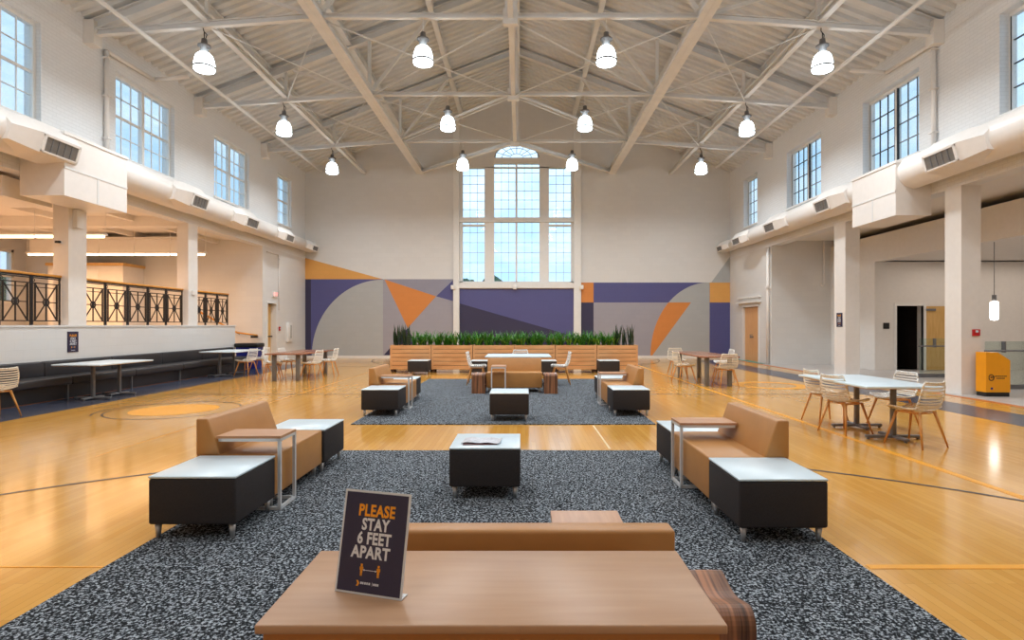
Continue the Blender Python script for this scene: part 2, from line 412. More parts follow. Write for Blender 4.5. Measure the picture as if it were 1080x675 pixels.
# ------------------------------------------------------------------ clerestory windows
def sash_window(n, xw, y0, y1, sgn, units, kind):
    """sgn=+1: glass set back towards +x of the plane; frame pieces"""
    w = thing('window_%d' % n, None, None, (xw, 0, 0), 0, kind='structure')
    rec = 0.16 if kind == 'old' else 0.24
    X = rec*sgn
    f = MB()
    def bx(xa, xb, a, b, c, d): f.box(min(xa,xb)*1.0, max(xa,xb), a, b, c, d)
    t = 0.07
    for (a, b) in ((y0, y0+t), (y1-t, y1)): bx(X-0.05, X+0.05, a, b, WZ0, WZ1)
    bx(X-0.05, X+0.05, y0+t, y1-t, WZ0, WZ0+t); bx(X-0.05, X+0.05, y0+t, y1-t, WZ1-t, WZ1)
    sill = (-0.05*sgn, rec*sgn)
    bx(sill[0], -0.002*sgn, y0-0.05, y1+0.05, WZ0-0.06, WZ0+0.005); bx(-0.002*sgn, (rec-0.052)*sgn, y0+0.002, y1-0.002, WZ0+0.001, WZ0+0.006)
    L = y1-y0
    for k in range(1, units): yy = y0+L*k/units; bx(X-0.055, X+0.055, yy-0.05, yy+0.05, WZ0+t, WZ1-t)
    f.build('window_frame', M['trim'], w)
    g = MB(); zc = (WZ0+WZ1)/2
    gm = M['trim'] if kind == 'old' else M['grey']
    g.m(gm)
    for k in range(units):
        a = y0+L*k/units+0.06; b = y0+L*(k+1)/units-0.06
        cols = 3
        for c in range(1, cols): yy = a+(b-a)*c/cols; g.box(X-0.015, X+0.015, yy-0.008, yy+0.008, WZ0+t, WZ1-t)
        for r in range(1, 4):
            zz = WZ0+t+(WZ1-WZ0-2*t)*r/4; h = 0.03 if (r == 2 and kind == 'old') else 0.008
            g.box(X-0.02, X+0.02, a, b, zz-h, zz+h)
        if kind == 'new':
            g.m(M['black'])
            for yy in (a-0.012, b+0.012): g.box(X-0.055, X-0.0, yy-0.012, yy+0.012, WZ0+t, WZ1-t)
    g.build('glazing_bars', gm, w)
    p = MB(); p.box(X-0.004+0.0, X+0.004, y0+t, y1-t, WZ0+t, WZ1-t); p.build('window_pane', M['glass'], w)
    return w
nwin = 1
for i, (a, b) in enumerate(left_win): sash_window(nwin, XL, a, b, -1, 1 if i == 5 else 2, 'old'); nwin += 1
for i, (a, b) in enumerate(right_win): sash_window(nwin, XR, a, b, 1, 1 if i == 5 else 2, 'new'); nwin += 1

# great back window
W = thing('window_%d' % nwin, None, None, (0, YB, 0), 0, kind='structure'); nwin += 1
def px2x(px): return (px-550)*YB/600
def py2z(py): return 1.5+(343-py)*YB/600
f = MB()
f.box(px2x(478.5), px2x(484.6), -0.14, 0.0, 0.0, roofz(-3)-0.15); f.box(px2x(605), px2x(612.4), -0.14, 0.0, 0.0, roofz(2.6)-0.15)   # tall pilasters
f.box(px2x(484.6), px2x(605), -0.10, 0.0, py2z(304), py2z(298.2))     # sill
f.box(px2x(484.6), px2x(488), 0.05, 0.2, WSZ, WTZ); f.box(px2x(602.3), px2x(605.9), 0.05, 0.2, WSZ, WTZ)
f.box(px2x(511), px2x(521.2), 0.02, 0.2, WSZ, 8.93); f.box(px2x(569), px2x(579), 0.02, 0.2, WSZ, 8.93)
f.box(px2x(484.6), px2x(605.9), 0.02, 0.2, WTZ-0.04, WTZ+0.0)
f.box(AX0, AX1, 0.0, 0.2, 8.89, 9.16)
f.box(px2x(484.6), px2x(605.9), -0.06, 0.2, py2z(234.3), py2z(229.5))  # transom
f.box(px2x(484.6), px2x(511), 0.03, 0.2, py2z(238.5), py2z(236.5)); f.box(px2x(579), px2x(605), 0.03, 0.2, py2z(238.5), py2z(236.5))
f.box(px2x(484.6), px2x(605.9), 0.05, 0.2, WSZ, WSZ+0.06)
f.box(px2x(544.6)-0.045, px2x(544.6)+0.045, 0.05, 0.2, WSZ, 8.93)
f.build('window_frame', M['trim'], W)
g = MB()
def grid(x0, x1, z0, z1, nc, nr):
    for c in range(1, nc): x = x0+(x1-x0)*c/nc; g.box(x-0.008, x+0.008, 0.1, 0.13, z0, z1)
    for r in range(1, nr): z = z0+(z1-z0)*r/nr; g.box(x0, x1, 0.1, 0.13, z-0.008, z+0.008)
tz, bz = py2z(229.5), py2z(234.3)
for (a, b, top) in ((488,511,WTZ),(521.2,544,8.9),(545.2,569,8.9),(579,602.3,WTZ)):
    grid(px2x(a), px2x(b), tz, top, 3, 6); grid(px2x(a), px2x(b), WSZ, bz, 3, 6)
for k in range(1, 8):
    a = PI*k/8; g.bar((cxa+0.3*ra*math.cos(a), 0.12, AZ+0.3*AH*math.sin(a)), (cxa+ra*math.cos(a), 0.12, AZ+AH*math.sin(a)), 0.03, 0.018)
for rr in (0.3, 0.65):
    P = [(cxa+rr*ra*math.cos(PI*i/16), 0.12, AZ+rr*AH*math.sin(PI*i/16)) for i in range(17)]
    for a, b in zip(P[:-1], P[1:]): g.bar(a, b, 0.03, 0.018)
P = [(cxa+(ra-0.02)*math.cos(PI*i/24), 0.1, AZ+(AH-0.02)*math.sin(PI*i/24)) for i in range(25)]
for a, b in zip(P[:-1], P[1:]): g.bar(a, b, 0.1, 0.05)
g.build('glazing_bars', M['bars'], W)
p = MB(); p.box(WX0, WX1, 0.145, 0.153, WSZ, WTZ); p.box(AX0, AX1, 0.145, 0.153, WTZ, 8.9)
p.prism([(x, z) for x, z in arc], 'Y', 0.145, 0.153)
p.build('window_pane', M['glass'], W)

# skirting on the back wall
mb = MB(); mb.box(XL+0.02, px2x(478), YB-0.03, YB-0.001, 0, 0.11); mb.box(px2x(613), XR-0.02, YB-0.03, YB-0.001, 0, 0.11)
struct('baseboard_back', mb, M['trim'])

# ------------------------------------------------------------------ mural (paint coats on the back wall)
def mural(name, label, polys):
    m = MB()
    for mt, pts, lay in polys:
        m.m(M[mt]); m.prism([(px2x(x), py2z(y)) for x, y in pts], 'Y', YB-0.006-0.002*lay, YB-0.0008)
    o = m.build(name); tag(o, label, 'mural', 'mural panels on the back wall'); return o
def ell(cx, cy, rx, ry, a0, a1, n=28):
    return [(cx+rx*math.cos(a0+(a1-a0)*i/n), cy-ry*math.sin(a0+(a1-a0)*i/n)) for i in range(n+1)]
FB = 375
mural('painted_mural', 'mural section with pale quarter circle and hanging orange triangle, mezzanine side of the tall window', [
    ('m_tan', [(322,272),(404,294.5),(322,294.5)], 0),
    ('navy', [(322,294.5),(328,294.5),(328,FB),(322,FB)], 0),
    ('purple', [(328,294.5),(404,294.5),(404,FB),(328,FB)], 0),
    ('m_grey', ell(404, FB, 75, 80, PI/2, PI)+[(404,FB)], 1),
    ('m_mauve', [(404,294.5),(478,294.5),(478,FB),(404,FB)], 0),
    ('m_slate', [(405.5,294.7),(477.8,294.7),(460,312.5)], 1),
    ('m_orange', [(405.5,294.7),(460,312.5),(430,346)], 2),
    ('purple', [(460,312.5),(477.8,295.5),(477.8,317.5)], 1),
    ('navy', [(430,346),(404.8,374.5),(445,374.5)], 1)])
mural('painted_mural', 'deep purple mural panel below the tall window with a darker lower wedge', [
    ('purple', [(484.8,304.5),(604.8,304.5),(604.8,FB),(484.8,FB)], 0),
    ('navy', [(484.8,320),(604.8,354.5),(604.8,374.5),(484.8,374.5)], 1)])
arcR = ell(747, 375, 61, 77, PI/2, PI)
arc_lo = [p for p in arcR if p[1] > 319]; arc_hi = [p for p in arcR if p[1] <= 319]
xa = 747-61*math.sqrt(max(0, 1-((375-319)/77.0)**2))
def diag(y): return 744-(y-298)*(744-688)/77.0
mural('painted_mural', 'mural section with orange crescent and purple bars beside the folding doors', [
    ('m_mauve', [(613,298),(770,298),(770,FB),(613,FB)], 0),
    ('m_orange', [(613,298),(626,298),(626,319),(613,319)], 1),
    ('navy', [(613,319),(626,319),(626,374.8),(613,374.8)], 1),
    ('purple', [(626,298),(748,298),(748,319),(626,319)], 1),
    ('m_grey', [(744,298)]+arc_hi+[(xa,319),(748,319),(748,298)], 2),
    ('m_orange', [(xa,319)]+arc_lo+[(688,374.8),(diag(319),319)], 2),
    ('m_grey', [(diag(319),319),(748,319),(748,374.8),(688,374.8)], 2),
    ('m_tan', [(748.5,298),(769.8,298),(769.8,319),(748.5,319)], 3),
    ('purple', [(748.5,319),(769.8,319),(769.8,374.8),(748.5,374.8)], 3),
    ('m_grey', [(750,298),(769.8,271),(769.8,298)], 0)])

# ------------------------------------------------------------------ mezzanine side
mb = MB(); mb.box(XL-0.32, XL, YN, 19.63, 0, 1.46); mb.box(XL-0.36, XL+0.02, YN, 19.65, 1.46, 1.5); struct('wall_mezzanine_parapet', mb, M['block'])
mb = MB(); mb.box(-19.2, XL-0.32, YN, 19.63, 1.15, 1.33); mb.box(-19.2, -12.8, 19.63, 21.7, 1.15, 1.33); struct('floor_mezzanine', mb, M['tile'])
mb = MB(); mb.box(-19.2, XL-0.35, 21.7, 22.0, 0, 4.9); struct('wall_mezzanine_back', mb, M['block'])
mb = MB(); holed(mb, lambda m,a,b,c,d: m.box(-19.2, -18.9, a, b, c, d), YN, 21.7, 0, 4.9, [(19.3,21.2,2.3,4.3)]); struct('wall_mezzanine_outer', mb, M['block'])
mb = MB(); mb.box(-19.2, XL-0.35, YN, 21.7, 4.75, 4.95)
for y in (5.0, 9.2, 12.65, 17.1): mb.box(-19.0, XL-0.35, y-0.18, y+0.18, 4.45, 4.75)
for x in (-11.6, -13.6, -15.6, -17.6): mb.box(x-0.08, x+0.08, YN, 21.7, 4.6, 4.75)
struct('ceiling_mezzanine', mb, M['plaster'])
mb = MB(); mb.box(-19.2, XL-0.35, YN-0.3, YN, 0, 4.9); struct('wall_mezzanine_front', mb, M['block'])
w = thing('window_%d' % nwin, None, None, (-19.0, 0, 0), 0, kind='structure'); nwin += 1
f = MB()
for a, b in ((19.3,19.4),(21.1,21.2),(20.2,20.28)): f.box(-0.05,0.08,a,b,2.3,4.3)
for a, b in ((2.3,2.4),(4.2,4.3),(3.28,3.36)): f.box(-0.05,0.08,19.3,21.2,a,b)
for y in (19.83, 20.7): f.box(-0.02,0.02,y-0.012,y+0.012,2.3,4.3)
f.build('window_frame', M['trim'], w); p = MB(); p.box(-0.004,0.004,19.3,21.2,2.3,4.3); p.build('window_pane', M['glass'], w)
def column(name, x0, x1, y0, y1, z0, z1): m = MB(); m.box(x0,x1,y0,y1,z0,z1); return struct(name, m, M['plaster'])
for i, (a, b) in enumerate(((-0.2,0.3),(3.9,4.4),(8.2,8.7),(12.4,12.92),(16.86,17.35))): column('wall_column_left', XL-0.33, XL+0.004, a, b, 1.5, ZF)
for i, (a, b) in enumerate(((-0.2,0.3),(3.9,4.4),(8.2,8.7),(12.32,12.8),(16.73,17.33))): column('wall_column_right', XR-0.004, XR+0.42, a, b, 0, ZF)

# stair behind the parapet end
mb = MB()
for k in range(8): mb.box(-12.8+0.3*k, -12.5+0.3*k, 19.8, 21.7, 0, 1.33-(k+0.5)*1.33/8.5)
struct('floor_stair', mb, M['tile'])
hr = MB(); hr.m(M['railwood']); hr.path([(-12.6,21.5,2.25),(-10.75,21.5,1.22),(-9.98,21.5,1.12)], 0.035)
hr.m(M['black']); hr.tube((-10.75,21.5,1.2),(-10.75,21.69,1.15),0.012); hr.tube((-12.3,21.5,2.05),(-12.3,21.69,2.0),0.012); hr.box(-10.2,-9.95,21.42,21.5,1.02,1.1)
tag(hr.build('handrail'), 'golden wood stair handrail on the wall beyond the mezzanine parapet', 'handrail')

# railings with crossed panels
def railing(y0, y1, n, label):
    t = thing('balcony_railing', label, 'railing', (XL-0.16, 0, 1.5), 0, 'mezzanine railings')
    r = MB(); r.m(M['railwood']).rbox(-0.045,0.045,y0,y1,1.03,1.08,0.015,2); r.m(M['black']).box(-0.02,0.02,y0,y1,1.0,1.03)
    r.build('top_rail', None, t)
    L = (y1-y0)/n
    for k in range(n):
        a = y0+L*k; b = a+L
        q = MB()
        g_ = 0.09
        for z in (0.08, 0.86, 0.97): q.box(-0.012,0.012,a,b,z,z+0.022)
        q.box(-0.012,0.012,a+g_,b-g_,0.78,0.795)
        for y in (a+0.02, a+g_, b-g_-0.0, b-0.02): q.box(-0.014,0.014,y-0.013,y+0.013,0.0 if y in (a+0.02,b-0.02) else 0.08,1.0 if y in (a+0.02,b-0.02) else 0.88)
        c = (a+b)/2; q.box(-0.01,0.01,c-0.011,c+0.011,0.08,0.88)
        z0, z1 = 0.1, 0.86
        q.bar((0,a+g_,z0),(0,b-g_,z1),0.02,0.02); q.bar((0,a+g_,z1),(0,b-g_,z0),0.02,0.02)
        q.box(-0.01,0.01,a+g_,b-g_,0.47,0.49)
        pts = [(0, c+0.075*math.cos(2*PI*i/14), 0.48+0.075*math.sin(2*PI*i/14)) for i in range(15)]
        for u, v in zip(pts[:-1], pts[1:]): q.bar(u, v, 0.018, 0.018)
        q.tube((-0.015,c,0.48),(0.015,c,0.48),0.03,n=10)
        pts = [(0, a+0.055*0+0.055+0.03*math.cos(2*PI*i/8), 0.93+0.03*math.sin(2*PI*i/8)) for i in range(9)]
        for u, v in zip(pts[:-1], pts[1:]): q.bar(u, v, 0.012, 0.012)
        q.build('railing_panel', M['black'], t)
    return t
railing(8.72, 12.38, 5, 'black crossed-panel railing with golden rail, nearest bay beside first white column')
railing(12.94, 16.84, 5, 'black crossed-panel railing with golden rail between the two white columns')
railing(17.37, 19.45, 3, 'short black crossed-panel railing past the second column above parapet end')

# fluorescent strips, ceiling box duct and cabinet on the mezzanine
def strip_light(x0, x1, y, z, n, label):
    t = thing('hanging_strip_light', label, 'light', (0, y, z), 0, 'mezzanine strip lights')
    hsg = MB(); hsg.box(x0, x1, -0.09, 0.09, 0.05, 0.1)
    for k in range(n+1): xx = x0+(x1-x0)*k/n; hsg.tube((xx,0,0.1),(xx,0,4.6-z+0.05),0.008,n=5)
    hsg.build('lamp_housing', M['trim'], t)
    L = (x1-x0)/n
    for k in range(n): q = MB(); q.rbox(x0+L*k+0.04, x0+L*(k+1)-0.04, -0.05, 0.05, -0.01, 0.05, 0.015, 2); q.build('lamp_tube', M['tube'], t)
strip_light(-16.5, -10.55, 19.0, 3.84, 5, 'long suspended strip light running towards the parapet end')
strip_light(-14.6, -10.9, 14.9, 3.8, 2, 'shorter suspended strip light behind the first column')
strip_light(-17.5, -11.0, 10.6, 3.8, 4, 'suspended strip light over the near mezzanine bay')
m = MB(); m.box(-17.2,-11.9,19.9,20.7,4.05,4.55); m.box(-17.25,-11.85,19.85,20.75,4.5,4.58)
tag(m.build('box_duct', M['plaster']), 'white rectangular duct under the mezzanine ceiling beyond the strip light', 'duct')
t = thing('storage_cabinet', 'pale tall cabinet against the mezzanine back wall', 'cabinet', (-15.7, 21.1, 1.33))
m = MB(); m.box(-1.4,1.3,-0.55,0.59,0,2.32); m.build('cabinet_body', M['plaster'], t)
m = MB(); m.box(-1.46,1.36,-0.61,0.59,2.32,2.42); m.build('cabinet_cornice', M['doorgold'], t)
for x in (-0.9, 0.0): m = MB(); m.box(x-0.4,x+0.4,-0.575,-0.55,0.1,2.2); m.box(x+0.3,x+0.32,-0.6,-0.575,1.0,1.2); m.build('cabinet_door', M['trim'], t)

# ------------------------------------------------------------------ concourse side
XI = 11.8
mb = MB(); mb.box(XR+0.35, 19.5, 21.7, 22.0, 0, 5.1); struct('wall_alcove_back', mb, M['block'])
mb = MB(); mb.box(XI, XI+0.25, 19.0, 21.7, 0, 3.62); struct('wall_alcove_side', mb, M['plaster'])
mb = MB(); mb.box(XI, XI+0.3, YN, 21.7, 3.62, 4.5); struct('wall_bulkhead_beam', mb, M['plaster'])
mb = MB(); holed(mb, lambda m,a,b,c,d: m.box(a, b, 19.0, 19.3, c, d), XI+0.25, 19.4, 0, 3.62, [(12.52,13.42,-0.01,2.15)]); struct('wall_concourse_back', mb, M['plaster'])
mb = MB(); mb.box(XI+0.3, 19.4, YN, 19.3, 3.66, 3.85); struct('ceiling_concourse', mb, M['plaster'])
mb = MB(); mb.box(XR+0.34, 19.4, YN, 22.0, 4.72, 4.9); struct('ceiling_concourse_upper', mb, M['plaster'])
mb = MB(); mb.box(19.2, 19.5, YN, 22.0, 0, 5.2); struct('wall_concourse_outer', mb, M['plaster'])
mb = MB(); mb.box(XR+0.35, 19.4, YN-0.3, YN, 0, 5.2); struct('wall_concourse_front', mb, M['plaster'])
m = MB()
for i, z in enumerate((4.58, 4.66)): m.tube((XI+0.6+0.3*i, 5, z), (XI+0.6+0.3*i, 18, z), 0.05, n=10)
tag(m.build('sprinkler_pipe', M['grille']), 'dark pipework in the gap above the concourse bulkhead', 'pipe')
# open room beyond the doorway, its unlit shade painted on; tan door leaf
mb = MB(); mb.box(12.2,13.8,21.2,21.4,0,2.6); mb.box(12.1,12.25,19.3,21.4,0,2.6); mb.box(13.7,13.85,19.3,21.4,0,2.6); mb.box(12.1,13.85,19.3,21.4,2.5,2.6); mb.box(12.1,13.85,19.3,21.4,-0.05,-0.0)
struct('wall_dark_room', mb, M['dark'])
m = MB(); m.rbox(12.85,13.65,20.95,21.1,1.2,1.75,0.02,2); m.box(13.2,13.3,21.1,21.2,1.4,1.55)
tag(m.build('wall_screen', M['black']), 'black screen inside the dark open doorway', 'screen')
d = thing('door_1', None, None, (13.42, 19.0, 0), 0, kind='structure')
f = MB(); f.box(-0.98,-0.9,-0.03,0.1,0,2.23); f.box(0.0,0.08,-0.03,0.1,0,2.23); f.box(-0.9,0.0,-0.03,0.1,2.15,2.23); f.build('door_frame', M['trim'], d)
mx = Matrix.Rotation(math.radians(-160), 4, 'Z')
f = MB(); f.box(-0.9,0.0,-0.05,0.0,0.01,2.13, Matrix.Rotation(math.radians(165),4,'Z')); lf = f.build('door_leaf', M['doorgold'], d)
f = MB(); R_ = Matrix.Rotation(math.radians(165),4,'Z')
f.box(-0.8,-0.76,0.0,0.04,0.85,1.25,R_); f.box(-0.35,-0.08,0.0,0.05,1.98,2.05,R_); f.build('door_handle', M['grey'], d)
# folding double doors of the right end bay
d = thing('door_2', None, None, (XR, 23.62, 0), 0, kind='structure')
f = MB(); f.box(-0.03,0.2,-0.84,-0.77,0,2.34); f.box(-0.03,0.2,0.78,0.85,0,2.34); f.box(-0.03,0.2,-0.77,0.78,2.26,2.34); f.box(-0.16,0,-1.0,1.3,2.42,2.5); f.box(-0.09,0,-1.0,1.3,2.62,2.7); f.build('door_frame', M['trim'], d)
for s, y0, y1 in ((0,-0.77,-0.005),(1,0.005,0.78)):
    f = MB(); f.box(0.06,0.11,y0,y1,0.01,2.26); lf = f.build('door_leaf', M['doorwood'], d)
    f = MB(); yy = y1-0.08 if s == 0 else y0+0.08; f.tube((0.0,yy,1.02),(0.06,yy,1.02),0.02); f.box(-0.01,0.01,yy-0.01,yy+0.01,0.96,1.12); f.build('door_handle', M['grey'], lf)
# left end-bay door
d = thing('door_3', None, None, (XL, 22.5, 0), 0, kind='structure')
f = MB(); f.box(-0.3,0.03,-0.46,-0.40,0,2.42); f.box(-0.3,0.03,0.37,0.43,0,2.42); f.box(-0.3,0.03,-0.40,0.37,2.36,2.42); f.build('door_frame', M['trim'], d)
f = MB(); f.box(-0.25,-0.2,-0.4,0.37,0.01,2.35); lf = f.build('door_leaf', M['doorgold'], d)
f = MB(); f.tube((-0.2,0.0,1.05),(-0.12,0.0,1.05),0.02); f.box(-0.14,-0.1,-0.3,0.3,1.03,1.08); f.build('door_handle', M['black'], lf)

# glass guards
def guard(x0, x1, y, label):
    t = thing('glass_guard', label, 'glass railing', (0, y, 0), 0, 'concourse glass guards')
    m = MB(); m.box(x0,x1,-0.06,0.06,0,0.1); m.build('guard_base', M['grey'], t)
    m = MB(); m.tube((x0-0.05,-0.07,0.9),(x1,-0.07,0.9),0.02); m.build('handrail', M['grey'], t)
    n = max(1, int((x1-x0)/1.4))
    for k in range(n):
        a = x0+(x1-x0)*k/n+0.02; b = x0+(x1-x0)*(k+1)/n-0.02
        m = MB(); m.box(a,b,-0.006,0.006,0.1,1.12); m.build('glass_panel', M['rail_glass'], t)
        m = MB(); m.box(a+0.4,a+0.43,-0.08,0.02,0.86,1.12); m.build('rail_bracket', M['grey'], t)
guard(11.45, 12.9, 16.4, 'glass guard with metal handrail in front of the open door')
guard(10.9, 17.5, 13.4, 'long glass guard with handrail behind the amber bin')
# pendant
t = thing('pendant_lamp', 'slim glowing cylinder pendant hanging over the concourse behind column', 'pendant lamp', (12.05, 14.5, 0))
m = MB(); m.tube((0,0,2.25),(0,0,3.62),0.008,n=6); m.build('lamp_cord', M['grey'], t)
m = MB(); m.tube((0,0,2.1),(0,0,2.27),0.05,n=14); m.build('lamp_socket', M['grey'], t)
m = MB(); m.lathe([(0.0,1.62),(0.08,1.64),(0.09,1.7),(0.09,2.06),(0.08,2.1),(0,2.1)],16); m.build('lamp_shade', M['pend'], t)

# ------------------------------------------------------------------ ductwork
def duct(name, label, x, sgn, bx, diffs):
    """sgn: direction towards the room (+1 for left wall)"""
    t = thing(name, label, 'air duct', (x, 0, 5.06), 0, 'air ducts along the side walls')
    secs = [(YN+0.2, diffs[1][1]+0.2, 0.38), (diffs[1][1]+0.2, diffs[2][1]+0.2, 0.345), (diffs[2][1]+0.2, diffs[3][1]+0.2, 0.30), (diffs[3][1]+0.2, diffs[4][1]+0.05, 0.25)]
    m = MB(); prof = []
    for k, (a, b, r) in enumerate(secs):
        prof += [(r, a+0.06), (r, b-0.1)]
        if r == 0.38:
            pass
    prof = [(0.0, prof[0][1])] + prof + [(0.0, prof[-1][1]+0.02)]
    n = 28; vs = []; fs = []
    for r, y in prof:
        for i in range(n): a = 2*PI*i/n; vs.append((r*math.cos(a)+ (0.38-r)*(-sgn)*0.9, y, r*math.sin(a)+(r-0.38)*0.2))
    for k in range(len(prof)-1):
        for i in range(n): j = (i+1) % n; fs.append((k*n+i, k*n+j, (k+1)*n+j, (k+1)*n+i))
    m.add(vs, fs, True); m.build('duct_pipe', M['duct'], t)
    for k, (a, b) in enumerate(diffs):
        r = (0.38, 0.38, 0.345, 0.30, 0.25)[k]; s = r/0.38
        c = ((0.38-r)*(-sgn)*0.9, (r-0.38)*0.2)
        q = MB()
        P0 = [(0.1, 0.36), (0.36, 0.30), (0.62, 0.02), (0.52, -0.34), (0.05, -0.38), (-0.1, 0)]
        def ring(y, sc): return [(sgn*px*sc*s+c[0], y, pz*sc*s+c[1]) for px, pz in P0]
        r0 = ring(a-0.5*s, 0.75); r1 = ring(a, 1.0) ; r2 = ring(b, 1.0)
        nn = len(P0); vv = r0+r1+r2; ff = [tuple(range(nn))[::-1], tuple(range(2*nn, 3*nn))]
        for kk in range(2):
            for i in range(nn): j = (i+1) % nn; ff.append((kk*nn+i, kk*nn+j, (kk+1)*nn+j, (kk+1)*nn+i))
        q.add(vv, ff); df = q.build('diffuser', M['duct'], t)
        # grille on the slanting face between points 2 and 3
        g = MB()
        A = Vector((sgn*0.62*s+c[0], 0, 0.02*s+c[1])); B = Vector((sgn*0.52*s+c[0], 0, -0.34*s+c[1])); N = Vector((sgn*0.36, 0, -0.10)).normalized()
        def pt(u, v, h): p = A.lerp(B, v)+N*h; return (p.x, a+(b-a)*u, p.z)
        def quadbox(u0,u1,v0,v1,h0,h1):
            vs_ = [pt(u0,v0,h0),pt(u1,v0,h0),pt(u1,v1,h0),pt(u0,v1,h0),pt(u0,v0,h1),pt(u1,v0,h1),pt(u1,v1,h1),pt(u0,v1,h1)]
            g.add(vs_, [(0,3,2,1),(4,5,6,7),(0,1,5,4),(1,2,6,5),(2,3,7,6),(3,0,4,7)])
        g.m(M['grille']); quadbox(0.08,0.92,0.14,0.86,0.0,0.008)
        g.m(M['duct'])
        quadbox(0.02,0.98,0.06,0.14,0,0.025); quadbox(0.02,0.98,0.86,0.94,0,0.025); quadbox(0.02,0.08,0.06,0.94,0,0.025); quadbox(0.92,0.98,0.06,0.94,0,0.025)
        g.m(M['grey'])
        for i in range(1, 5): u = 0.08+0.84*i/5; quadbox(u-0.012,u+0.012,0.14,0.86,0,0.02)
        for i in range(1, 4): v = 0.14+0.72*i/4; quadbox(0.08,0.92,v-0.025,v+0.0,0,0.014)
        g.build('grille', None, df)
    return t
duct('round_duct', 'white round air duct with grilles along the mezzanine wall', XL+0.41, 1, None, [(10.55,11.45),(15.35,16.15),(18.55,19.45),(21.95,22.75),(25.05,25.75)])
duct('round_duct', 'white round air duct with grilles along the concourse wall', XR-0.41, -1, None, [(11.15,12.1),(15.8,16.6),(19.4,20.25),(22.75,23.6),(25.1,25.8)])
def ahu(label, x0, x1, y0, y1, sgn):
    t = thing('duct_housing', label, 'duct housing', (0, 0, 0), 0, 'boxed duct housings')
    m = MB(); m.box(min(x0,x1), max(x0,x1), y0, y1, 4.06, 5.27)
    m.box(min(x0,x1)-(0.02 if sgn < 0 else -0.002), max(x0,x1)+(0.02 if sgn > 0 else -0.002), y0-0.02, y1+0.02, 5.27, 5.33)
    m.build('housing_body', M['duct'], t)
    m = MB(); xx = x1
    m.box(xx-0.012, xx+0.012, y0, y1, 4.60, 4.64); m.box(xx-0.008, xx+0.008, (y0+y1)/2-0.02, (y0+y1)/2+0.02, 4.06, 4.6)
    m.build('panel_seam', M['brownedge'] if False else M['steel'], t)
    m = MB(); m.box(xx-sgn*0.3-0.05, xx-sgn*0.3+0.05, y0+0.4, y1, 5.33, 5.42); m.build('top_ledge', M['steel'], t)
ahu('white boxed duct housing beside the mezzanine wall duct', XL, -9.0, 11.2, 12.98, 1)
ahu('white boxed duct housing beside the concourse wall duct', XR, 8.7, 13.23, 14.96, -1)
mb = MB(); mb.box(-14.0, XL-0.35, 11.2, 12.4, 4.06, 4.46); struct('ceiling_soffit_mezzanine', mb, M['plaster'])

# ------------------------------------------------------------------ roof steel
KL, KR, KC = -4.62, 4.12, -0.25
ZK, ZW = 8.53, 8.14
def truss(Y, label):
    t = thing('roof_truss', label, 'roof truss', (0, Y, 0), 0, 'white steel roof trusses')
    m = MB(); m.ibeam((XL,0,ZW),(KL,0,ZK),0.12,0.14); m.ibeam((KL,0,ZK),(KR,0,ZK),0.10,0.11); m.ibeam((KR,0,ZK),(XR,0,ZW),0.12,0.14); m.build('bottom_chord', M['steel'], t)
    m = MB(); m.ibeam((XL,0,roofz(XL)-0.2),(RX,0,RIDGE-0.2),0.18,0.24); m.ibeam((RX,0,RIDGE-0.2),(XR,0,roofz(XR)-0.2),0.18,0.24); m.build('top_chord', M['steel'], t)
    m = MB(); m.bar((KC-0.09,0,ZK-0.15),(KC-0.09,0,RIDGE-0.25),0.07,0.12); m.bar((KC+0.09,0,ZK-0.15),(KC+0.09,0,RIDGE-0.25),0.07,0.12); m.box(KC-0.17,KC+0.17,-0.07,0.07,ZK-0.2,ZK+0.15); m.build('king_post', M['steel'], t)
    def strut(a, b, w=0.09): m = MB(); m.bar(a, b, w, w); m.build('strut', M['steel'], t)
    for s, K, O in ((-1, KL, -7.15), (1, KR, 6.75)):
        I = KC+s*2.5
        strut((K,0,ZK),(K,0,roofz(K)-0.25)); strut((O,0,8.36),(O,0,roofz(O)-0.25),0.08)
        strut((K,0,ZK),(I,0,roofz(I)-0.25)); strut((K,0,ZK),(O-s*0.2,0,roofz(O)-0.25),0.07); 
        m = MB(); X = XL if s < 0 else XR
        m.box(min(X, X-s*0.24), max(X, X-s*0.24), -0.13, 0.13, ZW-0.28, roofz(X)-0.05); m.build('end_bracket', M['plaster'], t)
for Y, L in ((12.95, 'white steel roof truss nearest the camera'), (17.3, 'white steel roof truss, middle one of the three'), (21.7, 'white steel roof truss closest to the tall arched window')): truss(Y, L)
def beam(name, p0, p1, w, h, label, group='lengthwise roof steel', kind='i', cat='roof beam'):
    m = MB()
    if kind == 'i': m.ibeam(p0, p1, w, h)
    elif kind == 't': m.tube(p0, p1, w/2, n=10)
    elif kind == 'double':
        for dx in (-w*0.24, w*0.24): m.ibeam((p0[0]+dx,p0[1],p0[2]), (p1[0]+dx,p1[1],p1[2]), w*0.46, h)
    return tag(m.build(name, M['steel']), label, cat, group)
YS = 6.0
beam('roof_beam', (KL,YS,ZK-0.02), (KL,YB,ZK-0.02), 0.34, 0.22, 'double white steel beam over the mezzanine side lounge seats', kind='double')
beam('roof_beam', (KR,YS,ZK-0.02), (KR,YB,ZK-0.02), 0.34, 0.22, 'double white steel beam over the concourse side lounge seats', kind='double')
beam('roof_beam', (KC,YS,ZK-0.02), (KC,YB-4.3,ZK-0.02), 0.12, 0.12, 'slim steel beam under the ridge along the king posts')
beam('roof_beam', (-7.15,YS,8.45), (-7.15,YB,8.45), 0.14, 0.14, 'steel beam carrying the outer lamps on the mezzanine side')
